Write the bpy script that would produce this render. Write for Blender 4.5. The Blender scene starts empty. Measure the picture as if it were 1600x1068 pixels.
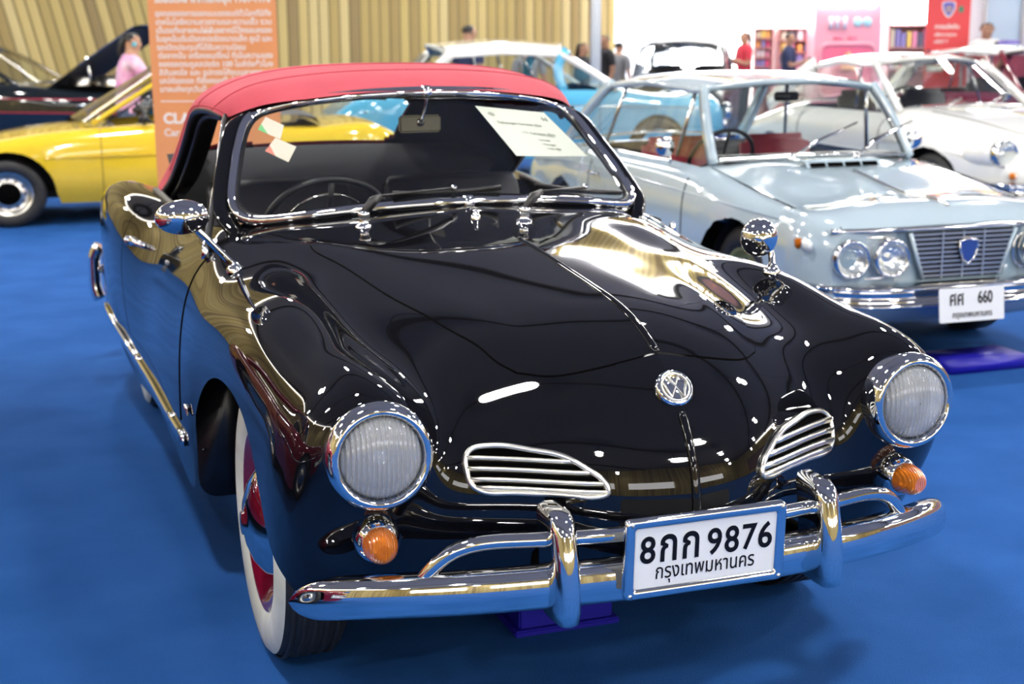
import bpy, bmesh, math, random
import numpy as np
from mathutils import Vector, Matrix
PI = math.pi
S = bpy.context.scene
COL = S.collection
random.seed(7)
# ---------------------------------------------------------------- camera
def make_camera():
    f_px, yaw, pit, rol = 2195.526, 0.3422217, -0.2136668, -0.0047269
    fw = Vector((math.sin(yaw)*math.cos(pit), math.cos(yaw)*math.cos(pit), math.sin(pit)))
    rt = Vector((math.cos(yaw), -math.sin(yaw), 0)); up = rt.cross(fw)
    r2 = math.cos(rol)*rt+math.sin(rol)*up; u2 = -math.sin(rol)*rt+math.cos(rol)*up
    cd = bpy.data.cameras.new('camera'); cd.sensor_width = 36; cd.sensor_fit = 'HORIZONTAL'
    cd.lens = f_px/1600*36; cd.clip_start = .05; cd.clip_end = 200
    cd.dof.use_dof = True; cd.dof.focus_distance = 2.85; cd.dof.aperture_fstop = 4.6
    co = bpy.data.objects.new('camera', cd); COL.objects.link(co)
    m = Matrix((r2, u2, -fw)).transposed().to_4x4(); m.translation = (-1.197587, -3.162416, 1.418007)
    co.matrix_world = m; S.camera = co
make_camera()
# ---------------------------------------------------------------- world, exposure
W = bpy.data.worlds.new('world'); S.world = W; W.use_nodes = True
W.node_tree.nodes['Background'].inputs[0].default_value = (.55, .6, .7, 1)
W.node_tree.nodes['Background'].inputs[1].default_value = .05
S.view_settings.view_transform = 'Standard'; S.view_settings.look = 'None'
S.view_settings.exposure = 2.0; S.view_settings.gamma = 1
S.cycles.use_denoising = True
S.cycles.max_bounces = 10; S.cycles.glossy_bounces = 6; S.cycles.transmission_bounces = 8; S.cycles.transparent_max_bounces = 16
S.cycles.sample_clamp_indirect = 6
S.cycles.caustics_reflective = False; S.cycles.caustics_refractive = False
HALL_X0, HALL_X1, HALL_Y0, HALL_Y1, HALL_H = -13.0, 24.0, -15.0, 26.0, 6.7
LAMP_POWER = 205.0
BEAM_A = math.radians(-33)      # the ceiling beams run at an angle to the cars; the lamps hang along them
CEIL_BEAMS, LAMP_GRID = [], []
_d = np.array((math.cos(BEAM_A), math.sin(BEAM_A))); _n = np.array((-_d[1], _d[0]))
for _k in range(-5, 6):
    _c = np.array((3., 4.))+_n*_k*6.0; _t = np.linspace(-40, 40, 1601); _q = _c+_t[:, None]*_d
    _in = (_q[:, 0] > HALL_X0+.3) & (_q[:, 0] < HALL_X1-.3) & (_q[:, 1] > HALL_Y0+.3) & (_q[:, 1] < 19.6)
    if _in.sum() < 20: continue
    _a, _b = _t[_in].min(), _t[_in].max(); _m = _c+_d*(_a+_b)/2; CEIL_BEAMS.append((_m[0], _m[1], _b-_a))
    for _s in np.arange(-38+(_k % 2)*2.4, 40, 4.8):
        if _a+1 < _s < _b-1: LAMP_GRID.append(tuple(_c+_d*_s))
# ---------------------------------------------------------------- materials
def nodemat(name):
    m = bpy.data.materials.new(name); m.use_nodes = True
    return m, m.node_tree, m.node_tree.nodes['Principled BSDF']
def mat(name, col, rough=.5, metal=0., coat=0., trans=0., emit=None, es=1., ior=1.5, alpha=1., spec=.5):
    m, t, b = nodemat(name)
    b.inputs['Base Color'].default_value = (*col, 1); b.inputs['Roughness'].default_value = rough
    b.inputs['Metallic'].default_value = metal; b.inputs['Coat Weight'].default_value = coat; b.inputs['Coat Roughness'].default_value = .02
    b.inputs['Transmission Weight'].default_value = trans; b.inputs['IOR'].default_value = ior; b.inputs['Alpha'].default_value = alpha
    b.inputs['Specular IOR Level'].default_value = spec
    if emit: b.inputs['Emission Color'].default_value = (*emit, 1); b.inputs['Emission Strength'].default_value = es
    return m
def noise_mat(name, c1, c2, scale, rough=.6, bump=0., detail=3., metal=0., coat=0., spec=.5, bscale=None):
    m, t, b = nodemat(name); N = t.nodes; L = t.links
    tc = N.new('ShaderNodeTexCoord'); n = N.new('ShaderNodeTexNoise'); n.inputs['Scale'].default_value = scale; n.inputs['Detail'].default_value = detail
    L.new(tc.outputs['Object'], n.inputs['Vector'])
    r = N.new('ShaderNodeValToRGB'); r.color_ramp.elements[0].color = (*c1, 1); r.color_ramp.elements[1].color = (*c2, 1)
    r.color_ramp.elements[0].position = .3; r.color_ramp.elements[1].position = .7
    L.new(n.outputs['Fac'], r.inputs['Fac']); L.new(r.outputs['Color'], b.inputs['Base Color'])
    b.inputs['Roughness'].default_value = rough; b.inputs['Metallic'].default_value = metal; b.inputs['Coat Weight'].default_value = coat
    b.inputs['Specular IOR Level'].default_value = spec
    if bump:
        n2 = N.new('ShaderNodeTexNoise'); n2.inputs['Scale'].default_value = bscale or scale; n2.inputs['Detail'].default_value = 2; L.new(tc.outputs['Object'], n2.inputs['Vector'])
        bp = N.new('ShaderNodeBump'); bp.inputs['Strength'].default_value = bump; bp.inputs['Distance'].default_value = .01
        L.new(n2.outputs['Fac'], bp.inputs['Height']); L.new(bp.outputs['Normal'], b.inputs['Normal'])
    return m
def slat_mat(name, cols, period, axis, lean=0., depth=.6):
    # vertical timber slats: random tone per slat, rounded profile as bump
    m, t, b = nodemat(name); N = t.nodes; L = t.links
    tc = N.new('ShaderNodeTexCoord'); sp = N.new('ShaderNodeSeparateXYZ'); L.new(tc.outputs['Object'], sp.inputs[0])
    def mth(op, a, bb=None):
        q = N.new('ShaderNodeMath'); q.operation = op
        for i, v in enumerate((a, bb)):
            if v is None: continue
            if isinstance(v, (int, float)): q.inputs[i].default_value = v
            else: L.new(v, q.inputs[i])
        return q.outputs[0]
    s = sp.outputs[axis]
    if lean: s = mth('ADD', s, mth('MULTIPLY', sp.outputs['Z'], lean))
    s = mth('DIVIDE', s, period)
    cell = mth('FLOOR', s); fr = mth('FRACT', s)
    wn = N.new('ShaderNodeTexWhiteNoise'); wn.noise_dimensions = '1D'; L.new(cell, wn.inputs['W'])
    r = N.new('ShaderNodeValToRGB'); r.color_ramp.interpolation = 'CONSTANT'
    while len(r.color_ramp.elements) < len(cols): r.color_ramp.elements.new(1)
    for i, c in enumerate(cols):
        r.color_ramp.elements[i].position = i/len(cols); r.color_ramp.elements[i].color = (*c, 1)
    L.new(wn.outputs['Value'], r.inputs['Fac'])
    gap = mth('LESS_THAN', mth('ABSOLUTE', mth('SUBTRACT', fr, .5)), .42)
    mx = N.new('ShaderNodeMix'); mx.data_type = 'RGBA'; mx.inputs['A'].default_value = (cols[0][0]*.35, cols[0][1]*.33, cols[0][2]*.3, 1)
    L.new(gap, mx.inputs['Factor']); L.new(r.outputs['Color'], mx.inputs['B']); L.new(mx.outputs['Result'], b.inputs['Base Color'])
    b.inputs['Roughness'].default_value = .55
    pr = mth('SUBTRACT', 1., mth('POWER', mth('ABSOLUTE', mth('MULTIPLY', mth('SUBTRACT', fr, .5), 2.)), 3.))
    bp = N.new('ShaderNodeBump'); bp.inputs['Strength'].default_value = depth; bp.inputs['Distance'].default_value = .03
    L.new(pr, bp.inputs['Height']); L.new(bp.outputs['Normal'], b.inputs['Normal'])
    return m
M = {}
M['black_paint'] = mat('black_paint', (.0035, .0036, .005), .025, ior=1.56)
M['chrome'] = mat('chrome', (.80, .80, .80), .045, 1.)
M['brushed'] = mat('satin_steel', (.80, .78, .72), .28, 1.)
M['rubber'] = noise_mat('tyre_rubber', (.012, .012, .013), (.022, .022, .023), 30, .55)
M['black_rubber'] = mat('black_rubber', (.01, .01, .011), .4)
M['whitewall'] = noise_mat('whitewall', (.55, .56, .46), (.78, .79, .70), 9, .5, detail=5)
M['maroon'] = mat('maroon_paint', (.16, .004, .022), .12, coat=1.)
M['soft_top'] = noise_mat('red_canvas', (.43, .052, .078), (.50, .066, .095), 6, .75, bump=.12, bscale=420, spec=.3)
M['liner'] = mat('black_cloth', (.006, .006, .008), .8)
M['black_leather'] = noise_mat('black_leather', (.008, .008, .010), (.016, .016, .018), 12, .45, bump=.1, bscale=90)
M['glass'] = None
def thin_glass(name, tint=(1, 1, 1), refl=1.0):
    # a single sheet: Fresnel mix of clear view and mirror reflection, seen from either side
    m, t, b = nodemat(name); N = t.nodes; L = t.links; N.remove(b)
    tr = N.new('ShaderNodeBsdfTransparent'); tr.inputs[0].default_value = (*tint, 1)
    gl = N.new('ShaderNodeBsdfGlossy'); gl.inputs['Roughness'].default_value = .01
    fr = N.new('ShaderNodeFresnel'); ge = N.new('ShaderNodeNewGeometry'); mi = N.new('ShaderNodeMix'); mi.inputs['A'].default_value = 1.5; mi.inputs['B'].default_value = 1/1.5
    L.new(ge.outputs['Backfacing'], mi.inputs['Factor']); L.new(mi.outputs['Result'], fr.inputs['IOR'])
    k = N.new('ShaderNodeMath'); k.operation = 'MULTIPLY'; k.inputs[1].default_value = 1.7*refl; k.use_clamp = True; L.new(fr.outputs[0], k.inputs[0])
    mx = N.new('ShaderNodeMixShader'); L.new(k.outputs[0], mx.inputs[0]); L.new(tr.outputs[0], mx.inputs[1]); L.new(gl.outputs[0], mx.inputs[2])
    L.new(mx.outputs[0], N['Material Output'].inputs[0]); return m
M['glass'] = thin_glass('window_glass', (.93, .96, .95))
def lens_mat(name, col, bscale, bump, trans=1., rough=.06, ior=1.3):
    m, t, b = nodemat(name); N = t.nodes; L = t.links
    b.inputs['Base Color'].default_value = (*col, 1); b.inputs['Roughness'].default_value = rough
    b.inputs['Transmission Weight'].default_value = trans; b.inputs['IOR'].default_value = ior
    tc = N.new('ShaderNodeTexCoord'); w = N.new('ShaderNodeTexWave'); w.inputs['Scale'].default_value = bscale; w.bands_direction = 'X'
    L.new(tc.outputs['Object'], w.inputs['Vector'])
    bp = N.new('ShaderNodeBump'); bp.inputs['Strength'].default_value = bump; bp.inputs['Distance'].default_value = .004
    L.new(w.outputs['Fac'], bp.inputs['Height']); L.new(bp.outputs['Normal'], b.inputs['Normal']); return m
def fluted_glass(name):
    m = thin_glass(name); t = m.node_tree; N = t.nodes; L = t.links
    tc = N.new('ShaderNodeTexCoord'); w = N.new('ShaderNodeTexWave'); w.inputs['Scale'].default_value = 34; w.bands_direction = 'X'; L.new(tc.outputs['Object'], w.inputs['Vector'])
    r = N.new('ShaderNodeValToRGB'); r.color_ramp.elements[0].color = (.62, .66, .72, 1); r.color_ramp.elements[1].color = (1, 1, 1, 1); L.new(w.outputs['Fac'], r.inputs['Fac'])
    bp = N.new('ShaderNodeBump'); bp.inputs['Strength'].default_value = .5; bp.inputs['Distance'].default_value = .003; L.new(w.outputs['Fac'], bp.inputs['Height'])
    df = N.new('ShaderNodeBsdfDiffuse'); df.inputs[0].default_value = (.85, .88, .92, 1); L.new(bp.outputs['Normal'], df.inputs['Normal'])  # white haze painted into the glass so the lens looks brighter
    out = N['Material Output']; prev = out.inputs[0].links[0].from_socket; m2 = N.new('ShaderNodeMixShader'); m2.inputs[0].default_value = .23; L.new(prev, m2.inputs[1]); L.new(df.outputs[0], m2.inputs[2]); L.new(m2.outputs[0], out.inputs[0])
    for n in N:
        if n.type == 'BSDF_TRANSPARENT': L.new(r.outputs['Color'], n.inputs[0])
        if n.type == 'BSDF_GLOSSY': L.new(bp.outputs['Normal'], n.inputs['Normal'])
    return m
M['head_lens'] = fluted_glass('fluted_lens')
M['amber'] = lens_mat('amber_lens', (1., .26, .02), 60, .3, trans=.55, rough=.12)
M['reflector'] = mat('reflector', (.95, .95, .95), .22, .8)
M['plate_white'] = mat('plate_white', (.76, .78, .80), .35)
M['ink'] = mat('black_ink', (.006, .006, .012), .4)
M['paper'] = mat('paper', (.84, .84, .74), .7)
M['paper_ink'] = mat('grey_print', (.42, .42, .36), .7)
M['blue_plastic'] = mat('blue_plastic', (.012, .008, .36), .4)
M['seam'] = mat('panel_gap', (.001, .001, .001), .9, spec=.05)
# ---------------------------------------------------------------- mesh helpers
IDENT = lambda P: P
XF = [IDENT]
def tag(o, label=None, cat=None, group=None, kind=None):
    if label: o['label'] = label
    if cat: o['category'] = cat
    if group: o['group'] = group
    if kind: o['kind'] = kind
    return o
def link(name, me, m, parent=None, smooth=True, label=None):
    o = bpy.data.objects.new(name, me); COL.objects.link(o)
    if m is not None and len(me.materials) == 0: me.materials.append(m)
    if smooth: me.polygons.foreach_set('use_smooth', np.ones(len(me.polygons), bool))
    if parent is not None: o.parent = parent
    if label: o['label'] = label
    return o
class MB:
    """collects shapes for ONE mesh"""
    def __init__(s): s.v = []; s.f = []; s.n = 0; s.mi = []; s.cur = 0
    def add(s, V, F):
        V = np.asarray(V, float).reshape(-1, 3); s.v.append(V)
        s.f += [tuple(i+s.n for i in f) for f in F]; s.mi += [s.cur]*len(F); s.n += len(V); return s
    def grid(s, G, flip=False, cu=False, cv=False):
        G = np.asarray(G, float); n, m = G.shape[:2]; F = []
        for i in range(n-(0 if cu else 1)):
            for j in range(m-(0 if cv else 1)):
                a, b, c, d = i*m+j, i*m+(j+1) % m, ((i+1) % n)*m+(j+1) % m, ((i+1) % n)*m+j
                F.append((a, d, c, b) if flip else (a, b, c, d))
        return s.add(G, F)
    def tube(s, path, r, n=10, closed=False, sec=None, up=None, cap=True, scale=None):
        P = np.array(path, float); k = len(P)
        if closed: T = np.roll(P, -1, 0)-np.roll(P, 1, 0)
        else: T = np.gradient(P, axis=0)
        T /= np.linalg.norm(T, axis=1)[:, None]+1e-12
        if sec is None: a = np.linspace(0, 2*PI, n, endpoint=False); sec = np.stack([np.cos(a), np.sin(a)], 1)*r
        sec = np.array(sec, float); n = len(sec)
        if up is None:
            u = np.array((0, 0, 1.)) if abs(T[0][2]) < .9 else np.array((1., 0, 0))
        else: u = np.array(up, float)
        R = []
        for i in range(k):
            if up is not None and np.ndim(up) == 2: u = np.array(up[i], float)
            b = u-T[i]*(u@T[i]); b /= np.linalg.norm(b)+1e-12
            if up is None: u = b
            c = np.cross(T[i], b); sc = 1 if scale is None else scale[i]
            R.append(P[i]+sc*(sec[:, :1]*c+sec[:, 1:]*b))
        R = np.array(R); s.grid(R, cu=closed, cv=True, flip=False)
        if cap and not closed:
            o = s.n-k*n; s.f.append(tuple(o+j for j in range(n))[::-1]); s.f.append(tuple(o+(k-1)*n+j for j in range(n))); s.mi += [s.cur]*2
        return s
    def box(s, c, d, rot=None, bev=0.):
        x, y, z = [q/2 for q in d]
        if bev:
            bm = bmesh.new(); bmesh.ops.create_cube(bm, size=1)
            for v in bm.verts: v.co = Vector((v.co.x*d[0], v.co.y*d[1], v.co.z*d[2]))
            bmesh.ops.bevel(bm, geom=bm.edges[:], offset=bev, segments=3, affect='EDGES')
            bm.verts.index_update(); V = np.array([v.co[:] for v in bm.verts]); F = [tuple(v.index for v in f.verts) for f in bm.faces]; bm.free()
        else:
            V = np.array([(a*x, b*y, e*z) for a in (-1, 1) for b in (-1, 1) for e in (-1, 1)])
            F = [(0, 1, 3, 2), (4, 6, 7, 5), (0, 4, 5, 1), (2, 3, 7, 6), (0, 2, 6, 4), (1, 5, 7, 3)]
        if rot is not None: V = V @ np.array(rot).T
        return s.add(V+np.array(c), F)
    def lathe(s, prof, c, axis, n=40, up=None, cap=False):
        # prof: (radius, along axis)
        ax = np.array(axis, float); ax /= np.linalg.norm(ax)
        u = np.array((0, 0, 1.)) if abs(ax[2]) < .9 else np.array((1., 0, 0))
        e1 = np.cross(u, ax); e1 /= np.linalg.norm(e1); e2 = np.cross(ax, e1)
        a = np.linspace(0, 2*PI, n, endpoint=False)
        G = np.array([[np.array(c)+ax*h+r*(e1*np.cos(t)+e2*np.sin(t)) for t in a] for r, h in prof])
        return s.grid(G, cv=True, flip=True)
    def poly(s, pts, thick=0, nrm=(0, 0, 1)):
        pts = np.array(pts, float); k = len(pts)
        if not thick: return s.add(pts, [tuple(range(k))])
        q = pts+np.array(nrm)*thick
        F = [tuple(range(k))[::-1], tuple(range(k, 2*k))]+[(i, (i+1) % k, k+(i+1) % k, k+i) for i in range(k)]
        return s.add(np.r_[pts, q], F)
    def build(s, name, m, parent=None, smooth=True, label=None, auto=None):
        V = XF[0](np.concatenate(s.v)); me = bpy.data.meshes.new(name)
        me.from_pydata(V.tolist(), [], s.f); 
        ms = m if isinstance(m, (list, tuple)) else [m]
        for q in ms: me.materials.append(q)
        if len(ms) > 1: me.polygons.foreach_set('material_index', np.array(s.mi, np.int32))
        me.update()
        o = link(name, me, None, parent, smooth, label)
        if auto is not None:
            bm = bmesh.new(); bm.from_mesh(me)
            for e in bm.edges:
                if len(e.link_faces) == 2 and e.calc_face_angle(0) > math.radians(auto): e.smooth = False
            bm.to_mesh(me); bm.free()
        return o
def empty(name, loc=(0, 0, 0), rz=0., label=None, cat=None, group=None, scale=1.):
    o = bpy.data.objects.new(name, None); o.empty_display_size = .2; COL.objects.link(o)
    o.location = loc; o.rotation_euler = (0, 0, rz); o.scale = (scale,)*3
    return tag(o, label, cat, group)
def sub(child, parent): child.parent = parent; return child
def copy_tree(o, parent=None):
    c = o.copy(); COL.objects.link(c)
    if parent is not None: c.parent = parent
    for ch in list(o.children): copy_tree(ch, c)
    return c
def text_mesh(body, size, offset=0., sx=1., extrude=.0006, align='CENTER'):
    cu = bpy.data.curves.new('lettering', 'FONT'); cu.body = body; cu.size = size; cu.offset = offset; cu.extrude = extrude
    cu.align_x = align; cu.align_y = 'CENTER'; cu.resolution_u = 4
    o = bpy.data.objects.new('lettering', cu); COL.objects.link(o); dg = bpy.context.evaluated_depsgraph_get(); dg.update()
    me = bpy.data.meshes.new_from_object(o.evaluated_get(dg)); bpy.data.objects.remove(o); bpy.data.curves.remove(cu)
    co = np.array([v.co[:] for v in me.vertices]) if len(me.vertices) else np.zeros((0, 3)); co[:, 0] *= sx
    F = [tuple(p.vertices) for p in me.polygons]; bpy.data.meshes.remove(me)
    return co, F
def fit_text(mb, body, c, w, h, o_ex_ey, offset=0., z=0.):
    V, F = text_mesh(body, 1., offset); lo, hi = V.min(0), V.max(0); o, ex, ey = o_ex_ey
    Q = (V-(lo+hi)/2)*[w/(hi[0]-lo[0]), h/(hi[1]-lo[1]), 0]; Q += [c[0], c[1], z]; mb.add(frame_xf(Q, o, ex, ey), F)
def frame_xf(V, o, ex, ey):
    ex = np.array(ex, float); ex /= np.linalg.norm(ex); ey = np.array(ey, float); ey -= ex*(ex@ey); ey /= np.linalg.norm(ey); ez = np.cross(ex, ey)
    return np.array(o)+V[:, :1]*ex+V[:, 1:2]*ey+V[:, 2:]*ez
def add_text(mb, body, size, o, ex, ey, **k):
    V, F = text_mesh(body, size, **k)
    if len(V): mb.add(frame_xf(V, o, ex, ey), F)
def rect_round(w, h, r, n=5):
    P = []
    for cx, cy, a0 in ((w/2-r, h/2-r, 0), (-w/2+r, h/2-r, PI/2), (-w/2+r, -h/2+r, PI), (w/2-r, -h/2+r, 1.5*PI)):
        for k in range(n+1): a = a0+PI/2*k/n; P.append((cx+r*math.cos(a), cy+r*math.sin(a)))
    return P
# ---------------------------------------------------------------- spline surfaces
def spl_basis(t, x):
    t = np.asarray(t, float); x = np.asarray(x, float); n = len(t); h = np.diff(t)
    A = np.zeros((n, n)); R = np.zeros((n, n)); A[0, 0] = A[-1, -1] = 1
    for i in range(1, n-1):
        A[i, i-1] = h[i-1]; A[i, i] = 2*(h[i-1]+h[i]); A[i, i+1] = h[i]
        R[i, i-1] += 6/h[i-1]; R[i, i] -= 6/h[i-1]+6/h[i]; R[i, i+1] += 6/h[i]
    M = np.linalg.solve(A, R)
    k = np.clip(np.searchsorted(t, x)-1, 0, n-2); a = (t[k+1]-x)/h[k]; b = (x-t[k])/h[k]
    B = np.zeros((len(x), n)); r = np.arange(len(x)); B[r, k] += a; B[r, k+1] += b
    B += ((a**3-a)*h[k]**2/6)[:, None]*M[k]+((b**3-b)*h[k]**2/6)[:, None]*M[k+1]
    return B
def spline(pts, n):
    P = np.array(pts, float); s = np.r_[0, np.cumsum(np.linalg.norm(np.diff(P, axis=0), axis=1))]
    return spl_basis(s, np.linspace(0, s[-1], n)) @ P
class Grid:
    def __init__(g, rows):
        P = g.P = np.array(rows, float)
        g.u = np.r_[0, np.cumsum(np.linalg.norm(np.diff(P, axis=0), axis=2).mean(1))]
        g.v = np.r_[0, np.cumsum(np.linalg.norm(np.diff(P, axis=1), axis=2).mean(0))]
    def at(g, u, v):
        u = np.atleast_1d(u); v = np.atleast_1d(v)
        return np.einsum('nr,nc,rck->nk', spl_basis(g.u, u), spl_basis(g.v, v), g.P)
    def normal(g, u, v, e=1e-3):
        u = np.atleast_1d(u); v = np.atleast_1d(v)
        du = g.at(np.clip(u+e, 0, g.u[-1]), v)-g.at(np.clip(u-e, 0, g.u[-1]), v)
        dv = g.at(u, np.clip(v+e, 0, g.v[-1]))-g.at(u, np.clip(v-e, 0, g.v[-1]))
        n = np.cross(dv, du); return n/np.linalg.norm(n, axis=1)[:, None]
    def grid(g, uu, vv):
        return np.einsum('nr,mc,rck->nmk', spl_basis(g.u, uu), spl_basis(g.v, vv), g.P)
    def find(g, p):
        p = np.array(p, float); u0, u1, v0, v1 = 0, g.u[-1], 0, g.v[-1]
        for it in range(4):
            uu = np.linspace(u0, u1, 60); vv = np.linspace(v0, v1, 60)
            d = ((g.grid(uu, vv)-p)**2).sum(2); i, j = np.unravel_index(d.argmin(), d.shape)
            a = (u1-u0)/20; b = (v1-v0)/20
            u0, u1 = max(0, uu[i]-a), min(g.u[-1], uu[i]+a); v0, v1 = max(0, vv[j]-b), min(g.v[-1], vv[j]+b)
        return uu[i], vv[j]
BODY_ROWS = [  # nose lip ... tail; each from the centre line outwards to the lower edge (half body)
 [(0.0000,-0.7722,0.3464),(0.1294,-0.7469,0.3464),(0.2395,-0.7007,0.3458),(0.3483,-0.6563,0.3451),(0.4331,-0.6300,0.3423),(0.5118,-0.6116,0.3418),(0.5733,-0.5890,0.3417),(0.6238,-0.5564,0.3352),(0.6711,-0.5202,0.3268),(0.7003,-0.4910,0.3208)],
 [(0.0000,-0.8174,0.4243),(0.1307,-0.7881,0.4250),(0.2408,-0.7356,0.4276),(0.3511,-0.6844,0.4305),(0.4383,-0.6558,0.4302),(0.5085,-0.6415,0.4233),(0.5763,-0.6236,0.4176),(0.6471,-0.5901,0.4148),(0.6989,-0.5289,0.3824),(0.7155,-0.4731,0.3433)],
 [(0.0000,-0.8417,0.5399),(0.1312,-0.8104,0.5386),(0.2420,-0.7544,0.5402),(0.3531,-0.6960,0.5423),(0.4405,-0.6699,0.5473),(0.4984,-0.6701,0.5466),(0.5752,-0.6676,0.5395),(0.6689,-0.6363,0.5406),(0.7256,-0.5429,0.4730),(0.7301,-0.4406,0.3717)],
 [(0.0000,-0.8073,0.6444),(0.1277,-0.7795,0.6384),(0.2388,-0.7266,0.6319),(0.3468,-0.6674,0.6246),(0.4393,-0.6478,0.6278),(0.4944,-0.6724,0.6470),(0.5729,-0.6882,0.6492),(0.6682,-0.6565,0.6449),(0.7329,-0.5422,0.5525),(0.7361,-0.4120,0.3982)],
 [(0.0000,-0.7209,0.7439),(0.1192,-0.7006,0.7330),(0.2281,-0.6579,0.7173),(0.3288,-0.6049,0.6979),(0.4393,-0.5924,0.6873),(0.5015,-0.6394,0.7214),(0.5732,-0.6679,0.7394),(0.6541,-0.6351,0.7209),(0.7294,-0.5172,0.6177),(0.7389,-0.3818,0.4320)],
 [(0.0000,-0.5903,0.8179),(0.1102,-0.5792,0.8051),(0.2145,-0.5525,0.7855),(0.3081,-0.5154,0.7596),(0.4447,-0.5074,0.7267),(0.5111,-0.5513,0.7538),(0.5771,-0.5791,0.7812),(0.6451,-0.5523,0.7543),(0.7224,-0.4620,0.6609),(0.7402,-0.3420,0.4789)],
 [(0.0000,-0.3772,0.8622),(0.1151,-0.3744,0.8498),(0.2232,-0.3676,0.8314),(0.3218,-0.3564,0.8061),(0.4665,-0.3473,0.7597),(0.5272,-0.3633,0.7733),(0.5856,-0.3775,0.7948),(0.6506,-0.3680,0.7711),(0.7203,-0.3359,0.6917),(0.7419,-0.2696,0.5551)],
 [(0.0000,-0.1489,0.8850),(0.1366,-0.1473,0.8721),(0.2644,-0.1444,0.8529),(0.3798,-0.1401,0.8283),(0.4965,-0.1275,0.8016),(0.5482,-0.1294,0.8122),(0.5991,-0.1345,0.8220),(0.6647,-0.1354,0.7952),(0.7283,-0.1316,0.7187),(0.7451,-0.1200,0.6223)],
 [(0.0000,0.0997,0.9054),(0.1554,0.1019,0.8947),(0.3022,0.1074,0.8780),(0.4320,0.1143,0.8576),(0.5207,0.1196,0.8400),(0.5662,0.1235,0.8346),(0.6167,0.1233,0.8278),(0.6850,0.1192,0.7982),(0.7454,0.1315,0.7202),(0.7620,0.1704,0.6117)],
 [(0.0000,0.3493,0.9215),(0.1718,0.3577,0.9145),(0.3342,0.3767,0.9041),(0.4765,0.4011,0.8909),(0.5508,0.4125,0.8575),(0.5974,0.4177,0.8408),(0.6453,0.4223,0.8226),(0.7087,0.4220,0.7824),(0.7698,0.4178,0.6594),(0.7780,0.4290,0.4201)],
 [(0.0000,0.5809,0.9568),(0.1728,0.5994,0.9460),(0.3365,0.6430,0.9289),(0.4804,0.6988,0.9085),(0.5612,0.7328,0.8927),(0.6050,0.7495,0.8819),(0.6503,0.7597,0.8635),(0.7120,0.7546,0.7998),(0.7821,0.6604,0.5801),(0.7770,0.4910,0.2500)],
 [(0.0000,0.9999,0.9849),(0.1600,1.0000,0.9779),(0.3300,1.0301,0.9549),(0.4797,1.0604,0.9218),(0.5613,1.0804,0.8901),(0.6096,1.0903,0.8723),(0.6553,1.1001,0.8500),(0.7218,1.1002,0.7851),(0.7900,1.0798,0.5599),(0.7780,0.9995,0.2400)],
 [(0.0000,1.5998,0.9301),(0.1599,1.5997,0.9302),(0.3301,1.5997,0.9152),(0.4795,1.5996,0.8953),(0.5613,1.5996,0.8799),(0.6193,1.5999,0.8651),(0.6686,1.6000,0.8450),(0.7379,1.6001,0.7949),(0.8051,1.6002,0.5800),(0.7879,1.6005,0.2348)],
 [(0.0000,2.0015,0.9197),(0.1802,2.0016,0.9195),(0.3502,2.0015,0.9096),(0.4795,2.0015,0.8896),(0.5656,2.0014,0.8706),(0.6332,2.0001,0.8605),(0.7057,1.9987,0.8642),(0.7951,1.9986,0.8331),(0.8457,1.9984,0.6204),(0.8154,2.0185,0.2512)],
 [(0.0000,2.1481,0.9153),(0.1898,2.1480,0.9125),(0.3600,2.1481,0.9022),(0.4855,2.1482,0.8808),(0.5707,2.1480,0.8598),(0.6353,2.1401,0.8524),(0.7138,2.1319,0.8672),(0.8060,2.1318,0.8433),(0.8545,2.1318,0.6497),(0.8375,2.1216,0.3188)],
 [(0.0000,2.4011,0.8998),(0.2000,2.4010,0.8948),(0.3699,2.4010,0.8800),(0.4993,2.4011,0.8602),(0.5795,2.4010,0.8415),(0.6397,2.4001,0.8397),(0.7201,2.3992,0.8656),(0.8108,2.3992,0.8488),(0.8608,2.3995,0.6903),(0.8522,2.3999,0.3601)],
 [(0.0000,2.6488,0.8698),(0.2001,2.6491,0.8647),(0.3654,2.6490,0.8495),(0.4907,2.6487,0.8295),(0.5654,2.6486,0.8104),(0.6252,2.6490,0.8132),(0.7099,2.6492,0.8451),(0.8009,2.6493,0.8319),(0.8493,2.6493,0.6683),(0.8418,2.6589,0.3306)],
 [(0.0000,2.8516,0.8309),(0.1999,2.8512,0.8261),(0.3597,2.8515,0.8111),(0.4793,2.8519,0.7916),(0.5494,2.8521,0.7756),(0.6055,2.8520,0.7836),(0.6898,2.8525,0.8216),(0.7808,2.8522,0.8114),(0.8309,2.8317,0.6227),(0.8151,2.7814,0.3495)],
 [(0.0000,3.1285,0.6988),(0.2000,3.1188,0.6986),(0.3503,3.1185,0.6887),(0.4602,3.1182,0.6785),(0.5307,3.1175,0.6724),(0.5896,3.1186,0.6896),(0.6604,3.1270,0.7358),(0.7359,3.1177,0.7303),(0.7860,3.0583,0.5578),(0.7719,2.9991,0.3602)],
 [(0.0000,3.2607,0.5006),(0.2000,3.2506,0.5007),(0.3500,3.2406,0.5006),(0.4596,3.2208,0.4908),(0.5304,3.2108,0.4905),(0.5896,3.2112,0.5016),(0.6500,3.2108,0.5207),(0.7000,3.1912,0.5115),(0.7400,3.1407,0.4309),(0.7350,3.1003,0.3500)],
]
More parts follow.
